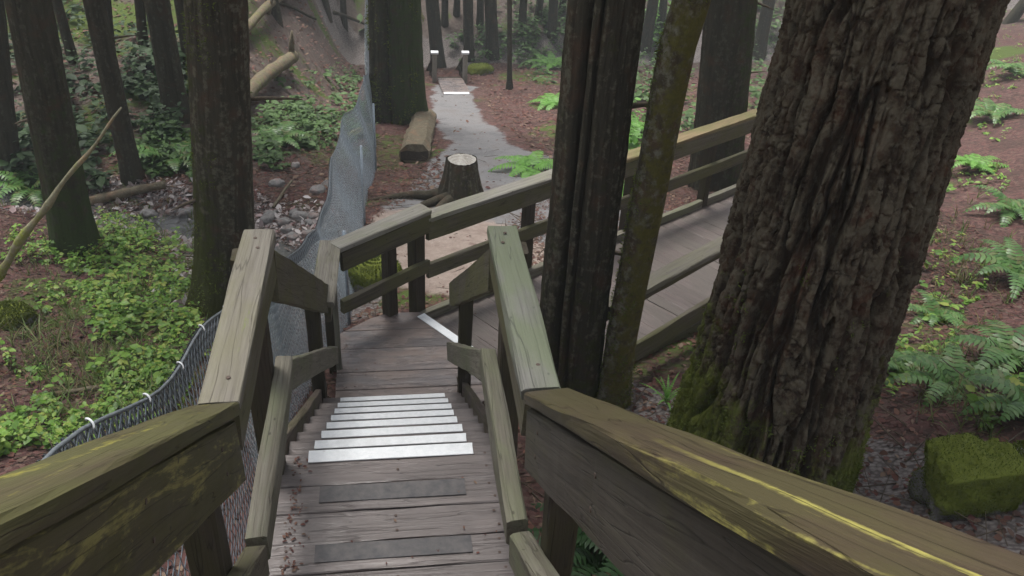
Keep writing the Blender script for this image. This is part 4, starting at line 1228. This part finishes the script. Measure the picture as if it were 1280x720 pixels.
def fern(label, px, size, mat='fern', var=0, yaw=0.0, tilt=(0, 0), **kw):
    key = (var, mat, tuple(sorted(kw.items())))
    if key not in FERN:
        FERN[key] = fern_mesh(200 + var, L=0.6, **kw); FERN[key].materials.append(M[mat])
    P = at_ground(px) if len(px) == 2 else np.array(px)
    o = bpy.data.objects.new('fern', FERN[key]); COL.objects.link(o)
    o.location = (P[0], P[1], g(P[0], P[1]) + 0.01); o.scale = (size / 0.6,) * 3; o.rotation_euler = (tilt[0], tilt[1], yaw)
    return tag(o, label, 'fern', 'ferns on the forest floor')


fern('sword fern with wide arching fronds above the mossy boulder', (1185, 488), 0.50, var=0, yaw=0.4)
fern('large fern at the right edge, above the boulder fern', (1262, 455), 0.60, var=1, yaw=1.1)
fern('fern with long pale fronds at the right edge halfway up', (1268, 350), 0.66, var=2, yaw=2.2)
fern('small fern hugging the right foot of the huge trunk', (1125, 468), 0.44, var=1, yaw=0.2)
fern('fern topmost at the right edge in red litter', (1262, 268), 0.66, var=0, yaw=2.9)
fern('fern low at the right edge beside the mossy boulder', (1290, 520), 0.48, var=0, yaw=1.9)
fern('fern high on the right slope below the bushes', (1238, 150), 0.85, var=2, yaw=0.1)
fern('fern close beside the right edge of the huge trunk halfway up', (1168, 400), 0.40, var=0, yaw=2.4)
fern('yellowish green fern on the slope beside the upper part of the huge trunk', (1215, 212), 0.62, 'fern_bright', 1, 0.7)
fern('fern at the top right corner of the slope', (1268, 96), 1.0, var=1, yaw=0.4)
fern('bright green fern beside the path, left of the split trunk', (664, 212), 0.72, 'fern_bright', 0, 0.5, droop=0.7, up0=0.6)
fern('pale green fern behind the split trunk above the path', (694, 132), 0.85, 'fern_bright', 1, 1.5, droop=0.7, up0=0.7)
fern('leafy fern highest up left of the split trunk', (690, 86), 1.0, 'fern_bright', 2, 0.3, droop=0.7, up0=0.8)
fern('fern between the split trunk and the mossy stem', (790, 168), 0.75, 'fern_bright', 1, 2.5)
fern('fern just beyond the walkway railing right of the split trunk', (786, 252), 0.55, 'fern_bright', 2, 1.0)
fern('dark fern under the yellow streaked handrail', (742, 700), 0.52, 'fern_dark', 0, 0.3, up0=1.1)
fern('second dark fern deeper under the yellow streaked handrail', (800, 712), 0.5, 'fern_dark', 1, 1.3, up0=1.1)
fern('grassy green tuft at the left foot of the huge trunk', (832, 506), 0.26, 'fern_bright', 0, 0.2, up0=1.3, droop=0.6, wid=0.03)
fern('fern in the shade left of the dark flared trunk across the gully', (215, 205), 0.9, 'fern', 1, 0.8)
fern('fern on the slope right below the broken mossy log', (350, 180), 0.7, 'fern', 2, 1.9)
fern('fern behind the leaning trunk at the far left', (40, 240), 0.8, 'fern', 0, 0.8)


BARE = [(72, 428, 52, 46), (10, 500, 40, 32), (40, 345, 35, 16)]


def leafy(name, label, regions, mat, size, hmax, kind='stuff', cluster=5):
    """leaf cover: (centre px, radii px, count) regions on the ground; each point carries a few leaves at a few heights"""
    pos, yaw, tilt, sc = [], [], [], []
    for (cx, cy, rx, ry, n) in regions:
        k = 0
        while k < n:
            a, rr = random.uniform(0, 2 * math.pi), math.sqrt(random.random())
            px = (cx + rx * rr * math.cos(a), cy + ry * rr * math.sin(a))
            P = at_ground(px); k += 1
            if float(fbm(np.array([P[0] * 2.3]), np.array([P[1] * 2.3]), 6.0, 2, 77)[0]) < -0.18 + 0.5 * (rr - 0.8): continue
            if -0.8 < P[0] < 0.6 and P[1] < 6.5: continue
            if any(((px[0] - ex) / ea) ** 2 + ((px[1] - ey) / eb) ** 2 < random.uniform(0.6, 1.2) for ex, ey, ea, eb in BARE): continue
            gz_ = g(P[0], P[1]); h0 = random.uniform(0.2, 1.0) ** 1.3 * hmax; big_ = random.choice((0.55, 0.8, 1.0, 1.4)); a0 = random.uniform(0, 6.28)
            if random.random() < 0.5:                     # rosette: leaves spread round one stem
                m_ = random.randint(4, 7)
                for q in range(m_):
                    pos.append((P[0] + random.gauss(0, size * .2), P[1] + random.gauss(0, size * .2), gz_ + h0 * random.uniform(0.8, 1.0)))
                    yaw.append(a0 + 6.28 * q / m_ + random.gauss(0, .25)); tilt.append(random.gauss(0.18, 0.22)); sc.append(size * big_ * random.uniform(0.8, 1.3))
            else:                                         # leaning stalk with leaves up both sides
                m_ = cluster + 1; lx, ly = random.gauss(0, .35), random.gauss(0, .35)
                for q in range(m_):
                    f_ = (q + 1) / m_
                    pos.append((P[0] + lx * f_ * h0 * 1.6, P[1] + ly * f_ * h0 * 1.6, gz_ + h0 * 1.25 * f_))
                    yaw.append(a0 + 3.14 * (q % 2) + random.gauss(0, .5)); tilt.append(random.gauss(0.0, 0.3)); sc.append(size * big_ * random.uniform(0.6, 1.1) * (1.2 - 0.4 * f_))
    pos = np.array(pos); R = rot_yaw_tilt(np.array(yaw), np.array(tilt), RNG.normal(0, 0.3, len(yaw)))
    V, Fq = instances(LEAF_V, LEAF_F, pos, R, np.stack([np.array(sc)] * 3, -1) * np.array([1, 1.25, 1]))
    return tag(put(name, mesh_np(name, V, Fq), M[mat]), label, 'ground cover', None, kind)


leafy('undergrowth', 'low bright leafy ground cover left of the wire mesh', [
    (170, 335, 85, 60, 400), (60, 320, 60, 30, 170), (140, 300, 55, 28, 200), (150, 440, 70, 60, 230), (60, 550, 75, 45, 260), (190, 500, 70, 55, 230), (120, 380, 90, 30, 160), (170, 330, 90, 60, 200), (160, 470, 90, 70, 190),
    (100, 580, 120, 50, 160), (215, 380, 40, 50, 120), (20, 490, 40, 50, 80), (215, 440, 50, 50, 120)], 'leafy', 0.050, 0.17)
leafy('undergrowth', 'green leafy cover on the bank beyond the gully', [
    (400, 155, 62, 32, 420), (345, 175, 40, 40, 160), (220, 195, 45, 45, 240), (395, 100, 60, 20, 60), (440, 120, 20, 30, 60)], 'leafy_far', 0.11, 0.26)
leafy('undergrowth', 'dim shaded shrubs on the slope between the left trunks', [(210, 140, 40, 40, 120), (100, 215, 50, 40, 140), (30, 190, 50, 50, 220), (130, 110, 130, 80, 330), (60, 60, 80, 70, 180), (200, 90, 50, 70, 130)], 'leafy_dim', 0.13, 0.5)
leafy('undergrowth', 'scattered pale green shrubs in the woods beyond the walkway', [
    (600, 60, 40, 25, 90), (660, 30, 60, 30, 120), 
    (690, 60, 45, 50, 260), (640, 60, 60, 28, 120), (820, 95, 45, 50, 240), (815, 40, 45, 40, 200), (960, 80, 40, 80, 240), (940, 25, 50, 30, 150), (720, 20, 60, 25, 160), (830, 150, 40, 30, 100)], 'leafy_far', 0.13, 0.6)
leafy('undergrowth', 'bright leafy bush seen between the split trunk and the mossy stem', [(815, 30, 26, 34, 170), (800, 185, 20, 20, 40)], 'fern_bright', 0.13, 0.8)
leafy('undergrowth', 'sparse green sprigs on the red litter slope at the right', [
    (1215, 225, 50, 25, 60), (1150, 430, 45, 40, 50), (1190, 340, 45, 60, 70), (1240, 60, 60, 60, 320), (1230, 150, 50, 30, 60), (1110, 455, 30, 40, 50), (1240, 500, 40, 40, 50)], 'leafy', 0.06, 0.12)

# blades and small sprigs of other plants among the leaves
BL_V = np.array([(0, -.02, 0), (0, .02, 0), (0.5, .022, .16), (0.5, -.022, .16), (1, 0, .10)]); BL_F = np.array([(0, 1, 2), (0, 2, 3), (3, 2, 4)])
bp_, by_, bt_, bs_ = [], [], [], []
for (cx, cy, rx, ry, n) in ((150, 330, 110, 80, 150), (140, 480, 130, 90, 210), (60, 430, 60, 60, 60), (1200, 330, 70, 120, 120), (1200, 500, 70, 60, 60), (380, 160, 70, 40, 80), (250, 300, 30, 100, 40)):
    for k in range(n):
        P = at_ground((cx + random.gauss(0, rx * .5), cy + random.gauss(0, ry * .5)))
        if -0.8 < P[0] < 0.6 and P[1] < 6.5: continue
        m_ = random.randint(5, 10); L_ = random.uniform(0.08, 0.22)
        for q in range(m_):
            bp_.append((P[0] + random.gauss(0, .015), P[1] + random.gauss(0, .015), P[2])); by_.append(random.uniform(0, 6.28)); bt_.append(-random.uniform(0.25, 1.2)); bs_.append(L_ * random.uniform(0.6, 1.2))
R = rot_yaw_tilt(np.array(by_), np.array(bt_), np.zeros(len(by_)))
V, Fq = instances(BL_V, BL_F, np.array(bp_), R, np.stack([np.array(bs_)] * 3, -1))
tag(put('grass_tufts', mesh_np('grass_tufts', V, Fq), M['blade']), 'thin grassy blades growing among the leaf litter', 'grass', None, 'stuff')

# distant wood: leaf masses on the far bank that read as one
pos = []
for k in range(5200):
    x = random.uniform(-26, 34); y = random.uniform(30, 44)
    if abs(x - 2.3) < 1.2 and y < 36: continue
    if float(fbm(np.array([x * .25]), np.array([y * .25]), 1.0, 2, 66)[0]) < -0.05: continue
    pos.append((x, y, g(x, y) + random.random() ** 1.5 * 2.6))
pos = np.array(pos); n_ = len(pos)
R = rot_yaw_tilt(RNG.uniform(0, 6.28, n_), RNG.normal(0.3, 0.4, n_), RNG.normal(0, 0.3, n_))
V, Fq = instances(LEAF_V, LEAF_F, pos, R, RNG.uniform(0.25, 0.6, n_)[:, None] * np.ones((1, 3)))
tag(put('distant_woods', mesh_np('distant_woods', V, Fq), M['leafy_far']), 'dim green wood on the far bank beyond the footbridge', 'woods', None, 'stuff')


def scatter(name, label, cat, mat, n, size, area, flat=0.25, tmpl=(LEAF_V, LEAF_F), keep=None, lift=0.008):
    x = RNG.uniform(area[0], area[1], n); y = RNG.uniform(area[2], area[3], n)
    z = ground(x, y); m = np.ones(n, bool)
    if keep is not None: m = keep(x, y)
    x, y, z = x[m], y[m], z[m]; n = len(x)
    R = rot_yaw_tilt(RNG.uniform(0, 6.28, n), RNG.normal(0, flat, n), RNG.normal(0, flat, n))
    sc = size * RNG.uniform(0.5, 1.4, n)[:, None] * np.stack([np.ones(n), RNG.uniform(0.6, 1.6, n), np.ones(n)], -1)
    V, Fq = instances(tmpl[0], tmpl[1], np.stack([x, y, z + lift], -1), R, sc)
    return tag(put(name, mesh_np(name, V, Fq), M[mat]), label, cat, None, 'stuff')


def off_path(x, y):
    return (seg_dist(x, y, PATH) > 0.75) | (RNG.random(len(x)) < 0.05)


scatter('fallen_leaves', 'reddish dead leaves littering the forest floor', 'leaf litter', 'litter', 60000, 0.043, (-5.5, 7, 1.2, 13), keep=off_path)
scatter('fallen_leaves', 'larger brown leaf litter farther off between the trunks', 'leaf litter', 'litter', 26000, 0.085, (-9, 9, 11, 27), keep=off_path)
scatter('gully_litter', 'pale wet leaves and debris lying in the gully', 'leaf litter', 'litter_pale', 15000, 0.085, (-6, -0.6, 7, 13.5), keep=lambda x, y: seg_dist(x, y, CREEK) < 0.85 + 0.45 * RNG.random(len(x)), flat=0.5)
TW_V = np.array([(0, -.012, 0), (0, .012, 0), (0, 0, .02), (1, -.006, .01), (1, .006, .01), (1, 0, .022)])
TW_F = np.array([(0, 1, 4), (0, 4, 3), (1, 2, 5), (1, 5, 4), (2, 0, 3), (2, 3, 5)])
scatter('twigs', 'thin twigs strewn over the forest floor', 'twigs', 'twig', 9000, 0.28, (-6, 7, 1.2, 15), 0.1, (TW_V, TW_F), keep=off_path)
# leaves blown onto the planks, along the left edge of the steps
lp = []
for k in range(120):
    y = random.uniform(1.95, 2.86); lp.append((-0.40 + abs(random.gauss(0, 0.035)), y, 0.006))
for k in range(26):
    lp.append((random.uniform(-0.4, 0.42), random.uniform(2.0, 2.85), 0.006))
for k in range(30):
    lp.append((-0.36 + abs(random.gauss(0, 0.12)), random.uniform(4.85, 5.7), ZL + 0.006))
for k in range(60):
    s_, n_x = random.uniform(0.1, 5.5), random.choice((random.uniform(0.1, 1.3), 0.1 + abs(random.gauss(0, 0.1))))
    lp.append(walk(s_, n_x, 0.006))
lp = np.array(lp); n_ = len(lp)
R = rot_yaw_tilt(RNG.uniform(0, 6.28, n_), RNG.normal(0, .12, n_), RNG.normal(0, .12, n_))
V, Fq = instances(LEAF_V, LEAF_F, lp, R, RNG.uniform(0.008, 0.022, n_)[:, None] * np.ones((1, 3)))
tag(put('fallen_leaves', mesh_np('fallen_leaves', V, Fq), M['litter']), 'small red leaves blown onto the planks', 'leaf litter', None, 'stuff')

# moss tufts on the boulder and on the foot of the huge trunk
def tufts(parent, src, n, size, keep, name='moss_tufts'):
    me = src.data; nf = len(me.polygons)
    co = np.empty(nf * 3, np.float32); me.polygons.foreach_get('center', co); co = co.reshape(-1, 3)
    no = np.empty(nf * 3, np.float32); me.polygons.foreach_get('normal', no); no = no.reshape(-1, 3)
    ar = np.empty(nf, np.float32); me.polygons.foreach_get('area', ar)
    w_ = np.where(keep(co, no), ar, 0).astype(float)
    if w_.sum() <= 0: return
    ii = RNG.choice(nf, n, p=w_ / w_.sum()); p = co[ii] + RNG.normal(0, size * 0.3, (n, 3)); nn_ = no[ii]
    yaw = np.arctan2(nn_[:, 1], nn_[:, 0]) + RNG.normal(0, 0.9, n); tilt = -np.arcsin(np.clip(nn_[:, 2], -1, 1)) + RNG.normal(0, 0.6, n)
    R = rot_yaw_tilt(yaw, tilt, RNG.uniform(0, 6, n))
    V, Fq = instances(LEAF_V, LEAF_F, p, R, size * RNG.uniform(0.5, 1.5, n)[:, None] * np.array([[1, 0.6, 1]]))
    o = put(name, mesh_np(name, V, Fq), M['moss'])
    o.parent = parent
    if src is not parent: o.matrix_basis = src.matrix_basis.copy()
    o['kind'] = 'stuff'
    return o


for o in list(SC.objects):
    if o.name.startswith('boulder') and 'moss' in o.get('label', ''):
        tufts(o, o, 9000, 0.010 if 'blocky' in o['label'] else 0.016, lambda co, no: no[:, 2] > -0.25 + 0.6 * fbm(co[:, 0] * 12, co[:, 1] * 12, co[:, 2] * 12, 2, 61))
bigt = [o for o in SC.objects if o.get('label', '').startswith('huge leaning trunk')][0]
bark_o = [c for c in bigt.children if c.name.startswith('trunk')][0]


def keep_big(co, no):
    n_ = fbm(co[:, 0] * 9, co[:, 1] * 9, co[:, 2] * 7, 3, 51)
    th_ = np.arctan2(co[:, 1], co[:, 0]); side = 0.85 * np.clip(np.cos(th_ - math.radians(165)), 0, 1) * np.exp(-np.clip(co[:, 2] - 0.5, 0, None) / 0.5) + 0.75 * np.exp(-np.clip(co[:, 2], 0, None) / 0.5) + 0.6 * np.clip(np.cos(th_ - math.radians(322)), 0, 1) ** 2 * np.exp(-np.clip(co[:, 2] - 0.3, 0, None) / 0.5)
    return (co[:, 2] > 0) & (no[:, 1] < 0.6) & (co[:, 2] < 1.6) & (n_ + side > 0.62)


tufts(bigt, bark_o, 15000, 0.016, keep_big)
for lab, n_, sz in (('slender bent stem', 5000, 0.016), ('dark trunk rising left', 5000, 0.022), ('broad mossy trunk', 4000, 0.05)):
    to = [o for o in SC.objects if o.get('label', '').startswith(lab)][0]; tk = [c for c in to.children if c.name.startswith('trunk')][0]
    tufts(to, tk, n_, sz, lambda co, no: (co[:, 2] < 4.5) & (fbm(co[:, 0] * 6, co[:, 1] * 6, co[:, 2] * 3, 3, 52) + 0.5 * np.exp(-np.clip(co[:, 2], 0, None) / 0.5) - 0.25 * no[:, 0] > 0.28))

# dead branch stubs on the trunks
for lab, hs_list in (('dark trunk rising left', (1.3, 2.1, 2.9)), ('dark leaning trunk at the far left', (1.5, 2.6, 3.4)), ('thin dim trunk', (2.0, 3.3)), ('dark fluted trunk', (1.25, 2.2)), ('broad mossy trunk', (2.4, 3.6)), ('shaded trunk behind', (1.6, 2.7, 3.6)), ('pale hazy trunk', (2.2, 3.6))):
    to = [o for o in SC.objects if o.get('label', '').startswith(lab)][0]; tk = [c for c in to.children if c.name.startswith('trunk')][0]
    co = np.empty(len(tk.data.vertices) * 3, np.float32); tk.data.vertices.foreach_get('co', co); co = co.reshape(-1, 3)
    for h in hs_list:
        ring = co[np.abs(co[:, 2] - h) < 0.12]; c0 = ring.mean(0); rr = np.hypot(*(ring - c0)[:, :2].T).mean()
        a = random.choice((random.uniform(-0.5, 0.4), random.uniform(2.7, 3.7))); ln = random.uniform(0.18, 0.6)
        d_ = np.array([math.cos(a), math.sin(a), random.uniform(-0.3, 0.25)])
        pts = [tuple(c0 + d_ * (rr * 0.8) + d_ * ln * q + np.array([0, 0, -0.10 * q * q * ln])) for q in (0, 0.35, 0.7, 1.0)]
        o = put('branch_stub', tube_mesh(pts, [0.022, 0.016, 0.012, 0.004], 7, 0.15), M['twig']); o.parent = to; o.matrix_basis = tk.matrix_basis.copy()

# screw heads in the deck planks and rail boards
def screw(parent, P, nrm, r=0.006):
    bm = bmesh.new(); bmesh.ops.create_circle(bm, cap_ends=True, segments=10, radius=r)
    bmesh.ops.extrude_face_region(bm, geom=bm.faces[:])
    for v_ in bm.verts[10:]: v_.co.z += 0.002
    bmesh.ops.recalc_face_normals(bm, faces=bm.faces)
    me = bpy.data.meshes.new('screw_head'); bm.to_mesh(me); bm.free()
    put('screw_head', me, M['rust'], parent, Matrix.Translation(P) @ Vector(nrm).to_track_quat('Z', 'Y').to_matrix().to_4x4())


for i in range(6):
    yc = (py[i] + py[i + 1]) / 2
    for x in (-0.40, 0.02, 0.41):
        for dy in (-0.035, 0.038):
            if i in (1, 3, 5) and abs(x) < 0.3: continue
            screw(dk, (x + random.uniform(-.012, .012), yc + dy + random.uniform(-.008, .008), 0.0012), (0, 0, 1))
for r_ in [o for o in SC.objects if o.name.startswith('wooden_railing')]:
    lb_ = r_['label']
    if lb_.startswith('level weathered') or lb_.startswith('level railing with grey'):
        s_ = -1 if 'left' in lb_ else 1
        for y in (2.02, 2.75, 2.82):
            screw(r_, (s_ * (WI + CW / 2 + random.uniform(-.02, .02)), y, HC + 0.0022), (0, 0, 1), 0.007)
    if lb_.startswith('mossy sloping') or lb_.startswith('dark sloping'):
        s_ = -1 if 'mossy' in lb_ else 1
        for y in (1.70, 1.15):
            for dz in (-0.11, -0.20):
                screw(r_, (s_ * (WI + 0.0095), y + random.uniform(-.01, .01), HC + S1 * (D0 - y) + dz), (-s_, 0, 0), 0.006)

# ------------------------------------------------------------------ air
hz = NT('haze'); hz.t.nodes.remove(hz.b)
vol = hz.n('VolumePrincipled'); vol.inputs['Color'].default_value = (0.86, 0.92, 0.93, 1); vol.inputs['Density'].default_value = 0.0029
hz.l(vol.outputs[0], hz.out.inputs['Volume'])
hb = bpy.data.meshes.new('haze'); bm = bmesh.new(); bmesh.ops.create_cube(bm, size=1.0)
for vtx in bm.verts: vtx.co = Vector((vtx.co.x * 140, 40 + vtx.co.y * 110, 10 + vtx.co.z * 44))
bm.to_mesh(hb); bm.free(); tag(put('haze', hb, hz.m), 'thin mist between the trees', 'haze', None, 'stuff')

# ------------------------------------------------------------------ light
w = bpy.data.worlds.new('World'); SC.world = w; w.use_nodes = True
nt = w.node_tree; bg = nt.nodes['Background']; sky = nt.nodes.new('ShaderNodeTexSky')
sky.sky_type = 'NISHITA'; sky.sun_disc = False
EL, AZ = math.radians(74), math.radians(335)
sky.sun_elevation = EL; sky.sun_rotation = AZ; sky.dust_density = 3.0; sky.air_density = 1.0; sky.ozone_density = 1.0
hs_ = nt.nodes.new('ShaderNodeHueSaturation'); hs_.inputs['Saturation'].default_value = 0.35
nt.links.new(sky.outputs[0], hs_.inputs['Color']); nt.links.new(hs_.outputs[0], bg.inputs[0]); bg.inputs[1].default_value = 0.05
sd_ = bpy.data.lights.new('sun', 'SUN'); sun = bpy.data.objects.new('sun', sd_); COL.objects.link(sun)
sd_.energy = 1.5; sd_.angle = math.radians(22); sd_.color = (1.0, 0.97, 0.93)
dirv = Vector((math.sin(AZ) * math.cos(EL), math.cos(AZ) * math.cos(EL), math.sin(EL)))
sun.rotation_euler = dirv.to_track_quat('Z', 'Y').to_euler(); sun.location = (0, 0, 30)

SC.view_settings.view_transform = 'Standard'; SC.view_settings.look = 'None'; SC.view_settings.gamma = 1.0
SC.view_settings.use_curve_mapping = False; SC.view_settings.exposure = 1.85
SC.render.engine = 'CYCLES'
SC.cycles.max_bounces = 5; SC.cycles.diffuse_bounces = 3; SC.cycles.glossy_bounces = 2; SC.cycles.transmission_bounces = 2; SC.cycles.volume_bounces = 0
SC.cycles.use_denoising = True; SC.cycles.use_adaptive_sampling = True; SC.cycles.adaptive_threshold = 0.02
